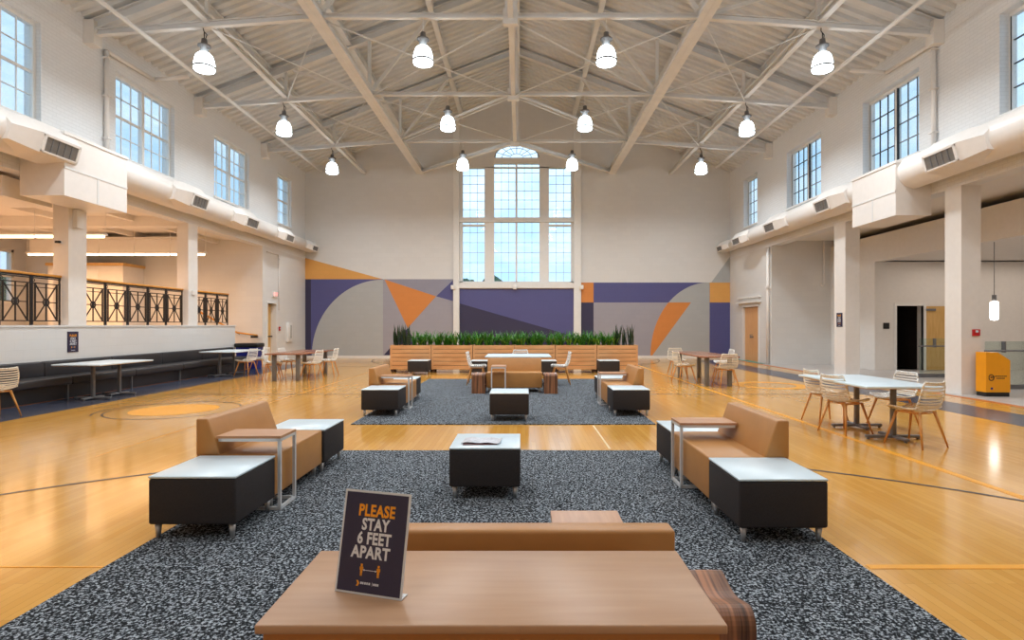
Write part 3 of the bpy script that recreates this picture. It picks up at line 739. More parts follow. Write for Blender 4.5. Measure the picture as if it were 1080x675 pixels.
beam('roof_beam', (6.8,YS,8.45), (6.8,YB,8.45), 0.14, 0.14, 'steel beam carrying the outer lamps on the concourse side')
beam('roof_pipe', (-8.42,YS,7.98), (-8.42,23.9,7.98), 0.10, 0, 'straight white pipe hung below the trusses along the mezzanine wall', kind='t', cat='pipe')
beam('roof_pipe', (8.0,YS,7.98), (8.0,23.4,7.98), 0.10, 0, 'straight white pipe hung below the trusses along the concourse wall', kind='t', cat='pipe')
for s, sd in ((-1, 'mezzanine'), (1, 'concourse')):
    for dx, nm in ((2.55, 'upper'), (5.05, 'middle'), (7.45, 'lower')):
        x = RX+s*dx
        beam('roof_purlin', (x,YS,roofz(x)-0.14), (x,YB,roofz(x)-0.14), 0.16, 0.24, '%s purlin under the ribbed deck on the %s slope' % (nm, sd), 'roof purlins')
beam('roof_purlin', (RX,YS,RIDGE-0.2), (RX,YB,RIDGE-0.2), 0.22, 0.3, 'ridge purlin at the very top of the ribbed ceiling', 'roof purlins')
# cross bracing in the plane of the bottom chords
nb = 0
for (Ya, Yb2, nm) in ((8.55,12.95,'near'),(12.95,17.3,'between the first and second trusses'),(17.3,21.7,'between the second and third trusses')):
    if nm == 'near': continue
    for s, K, sd in ((-1, KL, 'mezzanine'), (1, KR, 'concourse')):
        m = MB(); m.tube((K,Ya,ZK-0.05),(KC,Yb2,ZK-0.05),0.018); m.tube((KC,Ya,ZK-0.08),(K,Yb2,ZK-0.08),0.018)
        O = -7.15 if s < 0 else 6.8
        m.tube((K,Ya,ZK-0.05),(O,Yb2,8.3),0.014); m.tube((O,Ya,8.3),(K,Yb2,ZK-0.08),0.014)
        tag(m.build('brace_rod', M['steel']), 'crossed thin rods %s, %s side' % (nm, sd), 'bracing rods', 'roof bracing')
for s, K, sd in ((-1, KL, 'mezzanine'), (1, KR, 'concourse')):
    m = MB(); m.ibeam((K,YB-0.15,ZK-0.05),(KC+s*0.1,21.75,ZK-0.05),0.16,0.16)
    tag(m.build('brace_beam', M['steel']), 'slanting brace before the arched window, %s side' % sd, 'roof brace', 'braces at the arched window')
    m = MB(); m.bar((K,21.6,ZK+0.02),(KC+s*0.1,17.4,ZK+0.02),0.06,0.06)
    tag(m.build('brace_beam', M['steel']), 'slim slanting brace between second and third truss, %s side' % sd, 'roof brace', 'slim roof braces')
# rainwater pipes on the side walls
for X, s, y0, sd in ((XL, 1, 13.45, 'mezzanine'), (XR, -1, 13.05, 'concourse')):
    m = MB(); m.path([(X+s*0.08,y0,5.45),(X+s*0.08,y0,7.98),(X+s*0.08,y0+1.7,8.05),(X+s*0.9,y0+1.9,8.2)],0.05,10)
    for z in (5.9,6.9,7.8): m.box(X+(0 if s > 0 else -0.16), X+(0.16 if s > 0 else 0), y0-0.07, y0+0.07, z, z+0.03)
    tag(m.build('downpipe', M['duct']), 'white vertical pipe on the upper %s wall between windows' % sd, 'pipe')

# ------------------------------------------------------------------ high bay lamps
def make_lamp(cord):
    t = thing('hanging_bell_lamp', None, 'ceiling lamp')
    m = MB(); m.lathe([(0.085,0.42),(0.13,0.405),(0.172,0.36),(0.20,0.28),(0.218,0.18),(0.226,0.115)],28)
    m.build('lamp_shade', M['bell'], t)
    m = MB(); m.lathe([(0.226,0.115),(0.238,0.112),(0.238,0.078),(0.225,0.075)],28); m.build('shade_band', M['grey'], t)
    m = MB(); m.lathe([(0.225,0.075),(0.215,0.03),(0.16,0.005),(0.0,0.0)],28); m.build('lamp_lens', M['bell'], t)
    m = MB(); m.lathe([(0.0,0.41),(0.085,0.41),(0.085,0.56),(0.14,0.57),(0.14,0.60),(0.07,0.61),(0.06,0.74),(0.0,0.75)],20); m.build('ballast_housing', M['grey'], t)
    m = MB(); m.tube((0,0,0.74),(0,0,0.9),0.012)
    if cord: m.m(M['black']); m.path([(0.03,0,0.75),(0.05,0.02,0.85),(-0.02,0.02,0.93),(-0.03,0,1.0),(0.02,0,1.05)],0.01)
    else: m.tube((0,0,0.9),(0,0,1.1),0.012)
    m.build('lamp_hook', M['steel'], t)
    return t
pc = Proto(make_lamp(True)); pn = Proto(make_lamp(False))
cols = [(-7.22, pc, 7.27, 'outer lamp on the mezzanine side'), (-2.24, pn, 7.42, 'inner lamp on the mezzanine side'), (1.93, pn, 7.42, 'inner lamp on the concourse side'), (6.85, pc, 7.27, 'outer lamp on the concourse side')]
rows = [(12.95, 'first truss'), (17.3, 'middle truss'), (21.7, 'truss by the arched window')]
for Y, rl in rows:
    for x, pr, z, cl in cols:
        pr.put((x, Y, z), 0, 'glowing glass bell %s, under the %s' % (cl, rl), 'high bay lamps')
def lamp_light(x, y, z, power, size=0.44):
    L = bpy.data.lights.new('lamp_light', 'AREA'); L.shape = 'DISK'; L.size = size; L.energy = power; L.color = (0.90, 0.96, 1.0); L.spread = math.radians(165)
    o = bpy.data.objects.new('lamp_light', L); o.location = (x, y, z); C.objects.link(o); return o
for Y in (0.2, 4.5, 8.6, 12.95, 17.3, 21.7):
    for x, pr, z, cl in cols: lamp_light(x, Y, z-0.03, (45 if Y < 7 else (80 if Y < 12 else 100)))
# up-light of the translucent bells that hang behind the camera's frame
for Y in (4.5, 8.6):
    for x, pr, z, cl in cols:
        L = bpy.data.lights.new('bell_light', 'POINT'); L.energy = 45; L.shadow_soft_size = 0.2; L.color = (0.92, 0.97, 1.0)
        o = bpy.data.objects.new('bell_light', L); o.location = (x, Y, z+0.3); C.objects.link(o)
for (x, y, z, sx, sy, p) in ((-14.5, 14, 3.6, 7, 12, 620), (-14.5, 6, 3.6, 7, 6, 150)):  # added warm fill sheets, far wider than the strip lights they supplement
    L = bpy.data.lights.new('mezzanine_fill', 'AREA'); L.shape = 'RECTANGLE'; L.size = sx; L.size_y = sy; L.energy = p; L.color = (1.0, 0.56, 0.28)
    o = bpy.data.objects.new('mezzanine_fill', L); o.location = (x, y, z); C.objects.link(o)
for (x, y, z, sx, sy, p) in ((15.2, 15.5, 3.55, 5, 6, 90), (15.2, 8, 3.5, 5, 6, 60), (10.6, 8, 4.4, 1.0, 6, 30)):  # added fill panels without fixtures, to brighten the concourse
    L = bpy.data.lights.new('concourse_fill', 'AREA'); L.shape = 'RECTANGLE'; L.size = sx; L.size_y = sy; L.energy = p; L.color = (1.0, 0.88, 0.78)
    o = bpy.data.objects.new('concourse_fill', L); o.location = (x, y, z); C.objects.link(o)

# ------------------------------------------------------------------ rugs
for (x0,x1,y0,y1,l) in ((-2.57,2.11,0.6,6.77,'speckled grey rug under the front seating group'), (-2.57,2.02,8.57,15.8,'speckled grey rug under the far seating group')):
    m = MB(); m.box(x0,x1,y0,y1,0.0,0.012); tag(m.build('speckled_rug', M['carpet']), l, 'rug', 'speckled rugs')
RZ = 0.012

# ------------------------------------------------------------------ lounge furniture
def legs4(t, xs, ys, h, r0=0.014, r1=0.024, mt='chrome', name='leg'):
    for x in xs:
        for y in ys: m = MB(); m.tube((x,y,0),(x,y,h),r0,r1,n=12); m.build(name, M[mt], t)
def make_ottoman():
    t = thing('ottoman_table', None, 'ottoman')
    m = MB(); m.rbox(-0.305,0.305,-0.32,0.32,0.1,0.42,0.018,3); m.build('body', M['charcoal'], t)
    m = MB(); m.rbox(-0.305,0.305,-0.32,0.32,0.421,0.438,0.006,2); m.build('top', M['whitetop'], t)
    legs4(t, (-0.26,0.26), (-0.275,0.275), 0.1)
    return t
def make_sofa(W):
    t = thing('lounge_sofa', None, 'sofa')
    # front towards -y
    m = MB(); m.rbox(-W/2,W/2,-0.32,0.32,0.1,0.44,0.018,3); m.build('seat', M['leather'], t)
    b = MB(); bm = bmesh.new()
    prof = [(0.32,0.43),(0.32,0.73),(0.225,0.73),(0.12,0.43)]
    vs = [bm.verts.new((x, y, z)) for x in (-W/2, W/2) for (y, z) in prof]
    for f in ([0,1,2,3],[7,6,5,4],[0,4,5,1],[1,5,6,2],[2,6,7,3],[3,7,4,0]): bm.faces.new([vs[i] for i in f])
    bmesh.ops.bevel(bm, geom=list(bm.edges), offset=0.015, segments=3, affect='EDGES', profile=0.5); bm.verts.index_update()
    b.add([v.co.copy() for v in bm.verts], [[v.index for v in f.verts] for f in bm.faces], True); bm.free()
    b.build('backrest', M['leather'], t)
    legs4(t, (-W/2+0.06,W/2-0.06), (-0.26,0.26), 0.1)
    return t
def make_ctable():
    t = thing('c_shaped_side_table', None, 'side table')
    # posts at +x end, top reaches to -x, centre of posts at origin
    m = MB(); m.box(-0.52,0.0,-0.16,0.16,0.575,0.595); m.build('top', M['ctop'], t)
    m = MB(); s = 0.024
    for y in (-0.16+s/2, 0.16-s/2):
        m.box(-s,0,y-s/2,y+s/2,0,0.575); m.box(-0.5,0,y-s/2,y+s/2,0.551,0.575); m.box(-0.40,0,y-s/2,y+s/2,0,s)
    m.box(-s,0,-0.16,0.16,0,s); m.box(-s,0,-0.16,0.16,0.551,0.575); m.box(-0.5,-0.5+s,-0.16,0.16,0.551,0.575)
    m.build('frame', M['framemetal'], t)
    return t
po = Proto(make_ottoman()); ps = Proto(make_sofa(1.1)); pct = Proto(make_ctable()); ps2 = Proto(make_sofa(1.24))
OT = [(-2.29,4.27,'charcoal ottoman with white top, near end of the mezzanine side front sofa'),
      (-2.29,6.05,'charcoal ottoman with white top, far end of the mezzanine side front sofa'),
      (1.79,4.20,'charcoal ottoman with white top, near end of the concourse side front sofa'),
      (1.79,5.95,'charcoal ottoman with white top, far end of the concourse side front sofa'),
      (-0.315,5.19,'charcoal ottoman carrying magazines in the middle of front rug'),
      (-2.32,9.62,'charcoal ottoman with white top, near end of mezzanine side sofa on second rug'),
      (-2.38,11.42,'charcoal ottoman with white top, far end of mezzanine side sofa on second rug'),
      (1.80,9.62,'charcoal ottoman with white top, near end of concourse side sofa on second rug'),
      (1.83,11.60,'charcoal ottoman with white top, far end of concourse side sofa on second rug'),
      (-0.19,9.12,'charcoal ottoman in the middle of the second rug before the tan sofa'),
      (-3.12,17.4,'charcoal ottoman at the mezzanine side end of the planters'),
      (-1.22,17.3,'charcoal ottoman before the planters behind the chair facing the concourse'),
      (0.75,17.3,'charcoal ottoman before the planters behind the chair facing the mezzanine'),
      (2.65,17.4,'charcoal ottoman at the concourse side end of the planters')]
for x, y, l in OT: po.put((x, y, RZ if (abs(x) < 2.6 and (y < 6.8 or 8.5 < y < 15.8)) else 0), 0, l, 'charcoal ottomans')
ps.put((-2.32,5.16,RZ), math.radians(90), 'tan sofa on front rug with its back to the mezzanine', 'tan lounge sofas')
ps.put((1.81,5.07,RZ), math.radians(-90), 'tan sofa on front rug with its back to the concourse', 'tan lounge sofas')
ps.put((-2.36,10.52,RZ), math.radians(90), 'tan sofa on second rug with its back to the mezzanine', 'tan lounge sofas')
ps.put((1.83,10.54,RZ), math.radians(-90), 'tan sofa on second rug with its back to the concourse', 'tan lounge sofas')
ps2.put((-0.16,12.92,RZ), 0, 'tan sofa between walnut stools facing the camera', 'wider tan sofas')
ps2.put((-0.05,2.42,RZ), PI, 'tan sofa seen from behind beyond the foreground table', 'wider tan sofas')
pct.put((-1.94,4.74,RZ), 0, 'c-shaped side table with reddish wood top over the front mezzanine side sofa', 'c-shaped side tables')
pct.put((1.45,5.35,RZ), PI, 'c-shaped side table with reddish wood top over the front concourse side sofa', 'c-shaped side tables')
pct.put((-1.98,10.2,RZ), 0, 'c-shaped side table over the mezzanine side sofa on second rug', 'c-shaped side tables')
pct.put((1.46,10.78,RZ), PI, 'c-shaped side table over the concourse side sofa on second rug', 'c-shaped side tables')
pct.put((-0.5,12.33,RZ), math.radians(-90), 'c-shaped side table over the sofa facing the camera', 'c-shaped side tables')
pct.put((0.3,2.74,RZ), math.radians(90), 'c-shaped side table beyond the sofa seen from behind', 'c-shaped side tables')

# walnut bentwood stools
def make_stool(w=0.29):
    t = thing('bentwood_stool', None, 'stool')
    D = 0.42; th = 0.022; H = 0.44
    outer = [(-D/2, 0.0), (-D/2, H-0.07)]
    outer += [(-D/2+0.06*(1-math.cos(a)), H-0.07+0.065*math.sin(a)) for a in [PI/2*i/6 for i in range(1, 7)]]
    outer += [(-D/2+0.06+(D-0.12)*i/12, H-0.005-0.03*math.sin(PI*i/12)**1.5) for i in range(1, 12)]
    outer += [(D/2-0.06*(1-math.cos(a)), H-0.07+0.065*math.sin(a)) for a in [PI/2*i/6 for i in range(6, 0, -1)]]
    outer += [(D/2, H-0.07), (D/2, 0.0)]
    m = MB(); vs = []; fs = []
    n = len(outer); inner = []
    for i, (y, z) in enumerate(outer):
        y0, z0 = outer[max(0, i-1)]; y1, z1 = outer[min(n-1, i+1)]
        d = Vector((y1-y0, z1-z0)).normalized(); inner.append((y+d.y*th, z-d.x*th))
    for x in (-w/2, w/2):
        for (y, z) in outer: vs.append((x, y, z))
        for (y, z) in inner: vs.append((x, y, z))
    for i in range(n-1):
        fs += [(i, i+1, 2*n+i+1, 2*n+i), (n+i, n+i+1, 3*n+i+1, 3*n+i), (i, i+1, n+i+1, n+i), (2*n+i, 2*n+i+1, 3*n+i+1, 3*n+i)]
    m.add(vs, fs, False); m.build('bent_shell', M['walnut'], t)
    m = MB(); m.box(-w/2+0.01,w/2-0.01,-D/2+0.03,D/2-0.03,0.16,0.18); m.build('shelf', M['walnut'], t)
    m = MB()
    for s in (-1, 1): m.box(-w/2,w/2,s*(D/2-0.012)-0.009,s*(D/2-0.012)+0.009,0,0.004)
    m.build('foot_pad', M['black'], t)
    return t
pst = Proto(make_stool())
pst.put((-0.94,12.6,RZ), 0, 'striped walnut stool at the mezzanine side end of the sofa facing camera', 'walnut stools')
pst.put((0.64,12.55,RZ), 0, 'striped walnut stool at the concourse side end of the sofa facing camera', 'walnut stools')
pst.put((0.715,2.29,RZ), 0, 'striped walnut stool peeking out beside the foreground table', 'walnut stools')

# foreground table
t = thing('console_table', 'large pale maple table in the foreground holding the distancing sign', 'table', (-0.077, 1.68, RZ))
m = MB(); m.rbox(-0.6,0.6,-0.24,0.24,0.704,0.728,0.004,2); m.build('tabletop', M['maplewood'], t)
m = MB(); m.box(-0.585,0.585,-0.222,-0.2,0.0,0.703); m.build('front_panel', M['maplepanel'], t)
m = MB(); m.box(-0.585,0.585,0.2,0.222,0.0,0.703); m.build('rear_panel', M['maplepanel'], t)
for x in (-0.585, 0.563): m = MB(); m.box(x,x+0.022,-0.2,0.2,0.0,0.703); m.build('side_panel', M['maplepanel'], t)
m = MB(); m.box(-0.563,0.563,-0.2,0.2,0.25,0.27); m.build('shelf', M['maplepanel'], t)

# ------------------------------------------------------------------ lettering helper
def text_mesh(name, s, size, mt, parent, loc, rot=(PI/2,0,0), bold=0.0, align='CENTER', depth=0.0004, sx=1.0):
    cu = bpy.data.curves.new(name, 'FONT'); cu.body = s; cu.size = size; cu.align_x = align; cu.align_y = 'CENTER'; cu.offset = bold; cu.extrude = depth; cu.resolution_u = 3; cu.space_character = 1.07
    tmp = bpy.data.objects.new('tmp', cu); C.objects.link(tmp)
    dg = bpy.context.evaluated_depsgraph_get(); dg.update()
    me = bpy.data.meshes.new_from_object(tmp.evaluated_get(dg)); bpy.data.objects.remove(tmp); bpy.data.curves.remove(cu)
    me.materials.clear(); me.materials.append(mt)
    o = bpy.data.objects.new(name, me); C.objects.link(o); o.parent = parent; o.location = loc; o.rotation_euler = rot; o.scale = (sx, 1, 1)
    return o
# acrylic sign (local: faces -y, bottom centre at origin)
sg = thing('tabletop_sign', 'slanted acrylic holder reading PLEASE STAY 6 FEET APART on the foreground table', 'sign', (-0.432,1.596,RZ+0.729), math.radians(-16.5))
lean = math.radians(-12)
W2, H2 = 0.104, 0.282
RL = Matrix.Rotation(lean, 4, 'X')
m = MB(); m.m(M['acrylic']); m.box(-W2-0.002,W2+0.002,-0.001,0.003,0,H2,RL)
m.box(-W2-0.002,W2+0.002,0.0,0.035,0.0,0.003); m.build('acrylic_holder', None, sg)
ins = MB(); ins.box(-W2+0.004,W2-0.004,-0.0016,-0.0008,0.006,H2-0.006,RL); card = ins.build('sign_card', M['signnavy'], sg)
def on_card(x, z, d=0.0021): v = RL @ Vector((x, -d, z)); return (v.x, v.y, v.z)
rot = (PI/2+lean, 0, 0)
for s, z, mt, sz, sx in (('PLEASE',0.226,'signorange',0.0445,0.80),('STAY',0.188,'signwhite',0.0445,0.80),('6 FEET',0.150,'signwhite',0.0445,0.80),('APART',0.112,'signwhite',0.0445,0.86)):
    text_mesh('lettering', s, sz, M[mt], card, on_card(0.003 if s != 'APART' else -0.004, z), rot, 0.0015, sx=sx)
ic = MB(); ic.m(M['signorange'])
for x in (-0.027, 0.027):
    for (a, b, c, d) in ((-0.0035,0.0035,0.058,0.075),(-0.0055,0.0055,0.066,0.074),(-0.003,-0.0005,0.050,0.06),(0.0005,0.003,0.050,0.06)):
        ic.box(x+a,x+b,-0.0024,-0.0018,c,d,RL)
    for i in range(1): ic.prism([(x+0.0035*math.cos(2*PI*k/10), 0.0785+0.0035*math.sin(2*PI*k/10)) for k in range(10)], 'Y', -0.0024, -0.0018) if False else ic.box(x-0.003,x+0.003,-0.0024,-0.0018,0.076,0.082,RL)
ic.m(M['signwhite']); ic.box(-0.02,0.02,-0.0024,-0.0018,0.0655,0.0668,RL)
for s in (-1, 1): ic.add([RL @ Vector((s*0.022,-0.0023,0.0662)), RL @ Vector((s*0.017,-0.0023,0.069)), RL @ Vector((s*0.017,-0.0023,0.0634))], [(0,1,2)])
ic.build('pictogram', None, card)
lg = MB(); lg.m(M['signorange'])
P0 = [(-0.0035,0.0075),(0.003,0.0075),(0.007,0.0),(0.003,-0.0075),(-0.0035,-0.0075),(0.001,0.0)]
vs = [RL @ Vector((-0.036+x, -0.0023, 0.030+z)) for x, z in P0]; lg.add(vs, [(0,1,2,5),(5,2,3,4)]); lg.build('emblem', None, card)
fm = MB(); fm.m(M['signwhite'])
for k, wd in enumerate((0.005,0.004,0.0045,0.004,0.005)): fm.box(-0.026+0.0065*k,-0.026+0.0065*k+wd,-0.0024,-0.0018,0.0285,0.0345,RL)
fm.box(0.011,0.0118,-0.0024,-0.0018,0.026,0.036,RL)
for k in range(3): fm.box(0.015+0.006*k,0.0195+0.006*k,-0.0024,-0.0018,0.028,0.034,RL)
fm.build('fine_print', None, card)

# magazines on the middle ottoman
for (x,y,z,rz,mt,l) in ((-0.37,5.08,0.4505,4,'maroon','dark red magazine at the bottom of the small pile'),(-0.365,5.1,0.4585,-5,'paper','open pale newspaper page lying over the red magazine')):
    m = MB()
    if mt == 'maroon': m.rbox(-0.15,0.15,-0.1,0.1,0,0.007,0.002,2)
    else:
        n = 10; vs = []; fs = []
        for i in range(n+1):
            u = -0.16+0.34*i/n; zz = 0.004+0.010*abs(math.sin(i*0.7))
            vs += [(u,-0.1,zz),(u,0.13,zz),(u,-0.1,zz-0.0035),(u,0.13,zz-0.0035)]
        for i in range(n): a = 4*i; fs += [(a,a+1,a+5,a+4),(a+2,a+3,a+7,a+6),(a,a+4,a+6,a+2),(a+1,a+5,a+7,a+3)]
        fs += [(0,1,3,2),(4*n,4*n+1,4*n+3,4*n+2)]
        m.add(vs, fs)
    o = m.build('magazine', M[mt]); o.location = (x,y,z); o.rotation_euler = (0,0,math.radians(rz)); tag(o, l, 'magazine', 'reading matter on the ottoman')

# ------------------------------------------------------------------ chairs
def make_chair(shell, wire=False):
    t = thing('slatted_chair', None, 'chair')
    # profile in (y,z): seat front +y, back towards -y
    prof = [(0.22,0.44),(0.19,0.455),(0.10,0.448),(0.0,0.44),(-0.10,0.44),(-0.17,0.455),(-0.215,0.50),(-0.24,0.56),(-0.26,0.64),(-0.275,0.72),(-0.285,0.80)]
    wid = [0.19,0.215,0.225,0.225,0.22,0.22,0.225,0.225,0.22,0.205,0.18]
    def lift(i, u):   # shell edges curve up / forward
        y, z = prof[i]; k = abs(u)**2.5
        if i <= 5: return (y, z+0.035*k)
        return (y+0.055*k, z+0.01*k)
    seat = MB(); back = MB(); rim = MB()
    def row(mb, y, z, w, i, hw, vert):
        n = 8; pts = []
        for k in range(n+1):
            u = -1+2*k/n; yy, zz = y, z
            kk = abs(u)**2.5
            if vert: yy += 0.055*kk; zz += 0.008*kk
            else: zz += 0.035*kk
            pts.append((u*w, yy, zz))
        for a, b in zip(pts[:-1], pts[1:]): mb.bar(a, b, 0.006 if vert else hw, hw if vert else 0.006)
    def interp(s):
        i = min(int(s), len(prof)-2); f = s-i
        return (prof[i][0]*(1-f)+prof[i+1][0]*f, prof[i][1]*(1-f)+prof[i+1][1]*f, wid[i]*(1-f)+wid[i+1]*f)
    for k in range(10):
        y, z, w = interp(0.5+5.0*k/10); row(seat, y, z, w, 0, 0.022, False)
    for k in range(9):
        y, z, w = interp(5.7+4.0*k/8); row(back, y, z, w, 0, 0.019, True)
    for s in (-1, 1):
        P = [(s*wid[i], *lift(i, 1)) for i in range(len(prof))]
        for a, b in zip(P[:-1], P[1:]): rim.tube(a, b, 0.011, n=8)
    for i in (0, len(prof)-1):
        P = []
        for k in range(9): u = -1+2*k/8; y, z = lift(i, u); P.append((u*wid[i], y, z))
        for a, b in zip(P[:-1], P[1:]): rim.tube(a, b, 0.012, n=8)
    rim.box(-0.012,0.012,-0.2,0.2,0.428,0.438)
    seat.build('seat', shell, t); back.build('backrest', shell, t); rim.build('shell_rim', shell, t)
    m = MB(); m.bar((-0.16,0.13,0.42),(0.16,0.13,0.42),0.03,0.02); m.bar((-0.16,-0.13,0.42),(0.16,-0.13,0.42),0.03,0.02); m.bar((-0.14,-0.14,0.42),(-0.14,0.14,0.42),0.03,0.02); m.bar((0.14,-0.14,0.42),(0.14,0.14,0.42),0.03,0.02)
    m.build('seat_support', M['leg'], t)
    for sx in (-1, 1):
        for sy in (-1, 1): m = MB(); m.tube((sx*0.235,sy*0.24,0.0),(sx*0.14,sy*0.14,0.43),0.010,0.019,n=10); m.build('leg', M['leg'], t)
    return t
pch = Proto(make_chair(M['shell'])); pwh = Proto(make_chair(M['whiteshell']))
def D(a): return math.radians(a)
# rotation: 0 faces +y (away from the camera); -90 faces +x; 90 faces -x; 180 faces camera
CH = [(pch,-8.57,9.25,75,'cream slatted chair cut by the picture edge, facing the black bench'),
      (pwh,-8.10,16.75,80,'white slatted chair, nearer of two at the far bench table'),
      (pwh,-8.15,17.7,88,'white slatted chair, farther of two at the far bench table'),
      (pwh,-6.95,15.9,-75,'white slatted chair, near one on bench side of the wood table by exit door'),
      (pwh,-6.95,17.0,-95,'white slatted chair, far one on bench side of the wood table by exit door'),
      (pwh,-5.80,15.75,80,'white slatted chair at the exit side table, nearer one facing the bench'),
      (pwh,-5.72,16.85,92,'white slatted chair at the exit side table, farther one facing the bench'),
      (pwh,-1.12,14.35,-90,'white slatted chair at the mezzanine end of the table behind the tan sofa'),
      (pwh,0.98,14.4,90,'white slatted chair at the concourse end of the table behind the tan sofa'),
      (pwh,-0.03,15.45,180,'white slatted chair between white table and planters, facing camera'),
      (pch,4.25,14.9,-80,'cream slatted chair facing the concourse at the wood table by the mural'),
      (pch,4.62,16.9,180,'cream slatted chair at the far end of the wood table by the mural'),
      (pch,4.98,13.9,5,'cream slatted chair at the near end of wood table by the mural, seen from behind'),
      (pwh,5.72,16.1,88,'white slatted chair behind the wood table by the mural, partly hidden'),
      (pch,4.52,7.95,-72,'cream slatted chair at white table by the amber bin, back to the lounge'),
      (pch,4.72,8.85,-85,'cream slatted chair half hidden at the far corner of white table by amber bin'),
      (pch,4.93,7.12,22,'cream slatted chair pushed to the near end of the white table by amber bin'),
      (pwh,5.45,8.35,100,'white slatted chair at the white table with its back to the columns')]
for pr, x, y, a, l in CH: pr.put((x,y,RZ if (abs(x) < 2.5 and y < 15.8) else 0), D(a), l, 'slatted chairs')

# ------------------------------------------------------------------ dining tables
def pedestal_table(label, x0, x1, y0, y1, peds, top='whitetop', footx=0.36, h=0.74, group='tables with pedestal legs', rug=0):
    cx, cy = (x0+x1)/2, (y0+y1)/2
    t = thing('pedestal_table', label, 'table', (cx, cy, rug), 0, group)
    m = MB(); m.rbox(x0-cx,x1-cx,y0-cy,y1-cy,h-0.03,h,0.008,2); m.build('tabletop', M[top], t)
    m = MB(); m.box(x0-cx+0.01,x1-cx-0.01,y0-cy+0.01,y1-cy-0.01,h-0.036,h-0.03); m.build('edge_band', M['maplewood'], t)
    for (px, py) in peds:
        px -= cx; py -= cy
        m = MB(); m.rbox(px-0.03,px+0.03,py-0.03,py+0.03,0.05,h-0.036,0.01,2); m.build('leg', M['grey'], t)
        m = MB(); m.rbox(px-footx,px+footx,py-0.03,py+0.03,0.02,0.055,0.008,2); m.rbox(px-0.03,px+0.03,py-0.28,py+0.28,0.02,0.055,0.008,2)
        for s in (-1, 1): m.tube((px+s*(footx-0.03),py,0),(px+s*(footx-0.03),py,0.02),0.02,n=8); m.tube((px,py+s*0.25,0),(px,py+s*0.25,0.02),0.02,n=8)
        m.build('foot', M['grey'], t)
        m = MB(); m.box(px-0.2,px+0.2,py-0.03,py+0.03,h-0.06,h-0.036); m.build('top_bracket', M['grey'], t)
    return t
pedestal_table('white table with two grey pedestals near the amber bin', 4.28, 5.23, 7.05, 8.8, [(4.9,7.5),(4.92,8.35)])
pedestal_table('long white table pulled up to the near part of the black bench', -9.1, -8.15, 11.0, 12.6, [(-8.66,11.5),(-8.66,12.25)])
pedestal_table('white table with two white chairs at the far part of the black bench', -9.25, -8.2, 16.3, 17.9, [(-8.85,16.7),(-8.85,17.5)])
pedestal_table('small white table between the tan sofa and the planters', -0.88, 0.72, 13.65, 15.0, [(-0.45,14.3),(0.3,14.3)], rug=RZ)
def leg_table(label, x0, x1, y0, y1, h=0.74):
    cx, cy = (x0+x1)/2, (y0+y1)/2
    t = thing('long_wood_table', label, 'table', (cx,cy,0), 0, 'reddish wood tables')
    m = MB(); m.rbox(x0-cx,x1-cx,y0-cy,y1-cy,h-0.035,h,0.006,2); m.build('tabletop', M['darkcherry'], t)
    for sx in (-1, 1):
        for sy in (-1, 1):
            px = sx*((x1-x0)/2-0.18); py = sy*((y1-y0)/2-0.2); m = MB(); m.rbox(px-0.05,px+0.05,py-0.05,py+0.05,0,h-0.035,0.012,2); m.build('leg', M['grey'], t)
leg_table('reddish wood table near the exit door, with four white chairs', -6.85, -5.85, 15.15, 17.7)
leg_table('reddish wood table before the purple bar of mural and folding doors', 4.38, 5.3, 13.8, 16.6)

# ------------------------------------------------------------------ black banquette
t = thing('banquette_bench', 'long black upholstered bench along the mezzanine parapet', 'bench', (XL+0.025, 0, 0))
m = MB(); m.box(0.0,0.55,4.0,19.2,0.0,0.26); m.build('base', M['bench'], t)
for k in range(8):
    a = 4.0+1.9*k; b = a+1.895
    m = MB(); m.rbox(0.1,0.72,a,b,0.30,0.46,0.035,3); m.box(0.05,0.60,a,b,0.26,0.31); m.build('seat_cushion', M['bench'], t)
    m = MB(); m.rbox(0.005,0.14,a,b,0.44,0.76,0.03,3); m.build('back_cushion', M['bench'], t)
    m = MB(); m.box(0.6,0.63,b-0.03,b,0.0,0.3); m.build('bench_leg', M['grey'], t)
# blue bin
t = thing('recycling_bin', 'blue bin with dark lid behind the far bench table', 'bin', (-9.44, 19.75, 0))
m = MB(); m.prism([(-0.3,0.0),(0.3,0.0),(0.36,0.74),(-0.36,0.74)], 'Y', -0.25, 0.25); m.build('bin_body', M['blue'], t)
m = MB(); m.rbox(-0.4,0.4,-0.29,0.29,0.74,0.88,0.04,3); m.build('bin_lid', M['black'], t)

# ------------------------------------------------------------------ planters
def make_planter():
    t = thing('slatted_planter', None, 'planter')
    W = 1.30; H = 0.87
    m = MB(); 
    n = 6; y0 = -0.25
    for k in range(n): z0 = 0.10+(H-0.10)*k/n; m.box(-W/2+0.002,W/2-0.002,y0,y0+0.02,z0+0.006,z0+(H-0.10)/n-0.006)
    m.build('front_slats', M['slat'], t)
    m = MB(); m.box(-W/2+0.002,W/2-0.002,0.23,0.25,0.1,H); m.build('rear_panel', M['slat'], t)
    for s in (-1, 1): m = MB(); x = s*(W/2-0.03); m.box(x-0.028,x+0.028,-0.249,0.249,0.1,H); m.build('end_panel', M['slat'], t)
    m = MB(); m.box(-W/2+0.06,W/2-0.06,-0.23,0.23,0.1,H-0.06); m.build('liner', M['darkgap'], t)
    m = MB(); m.box(-W/2+0.06,W/2-0.06,-0.23,0.23,H-0.06,H-0.02); m.build('soil', M['soil'], t)
    for sx in (-1, 1):
        for sy in (-1, 1): m = MB(); m.box(sx*(W/2-0.06)-0.04,sx*(W/2-0.06)+0.04,sy*0.19-0.03,sy*0.19+0.03,0,0.1); m.build('leg', M['darkgap'], t)
    return t
pp = Proto(make_planter())
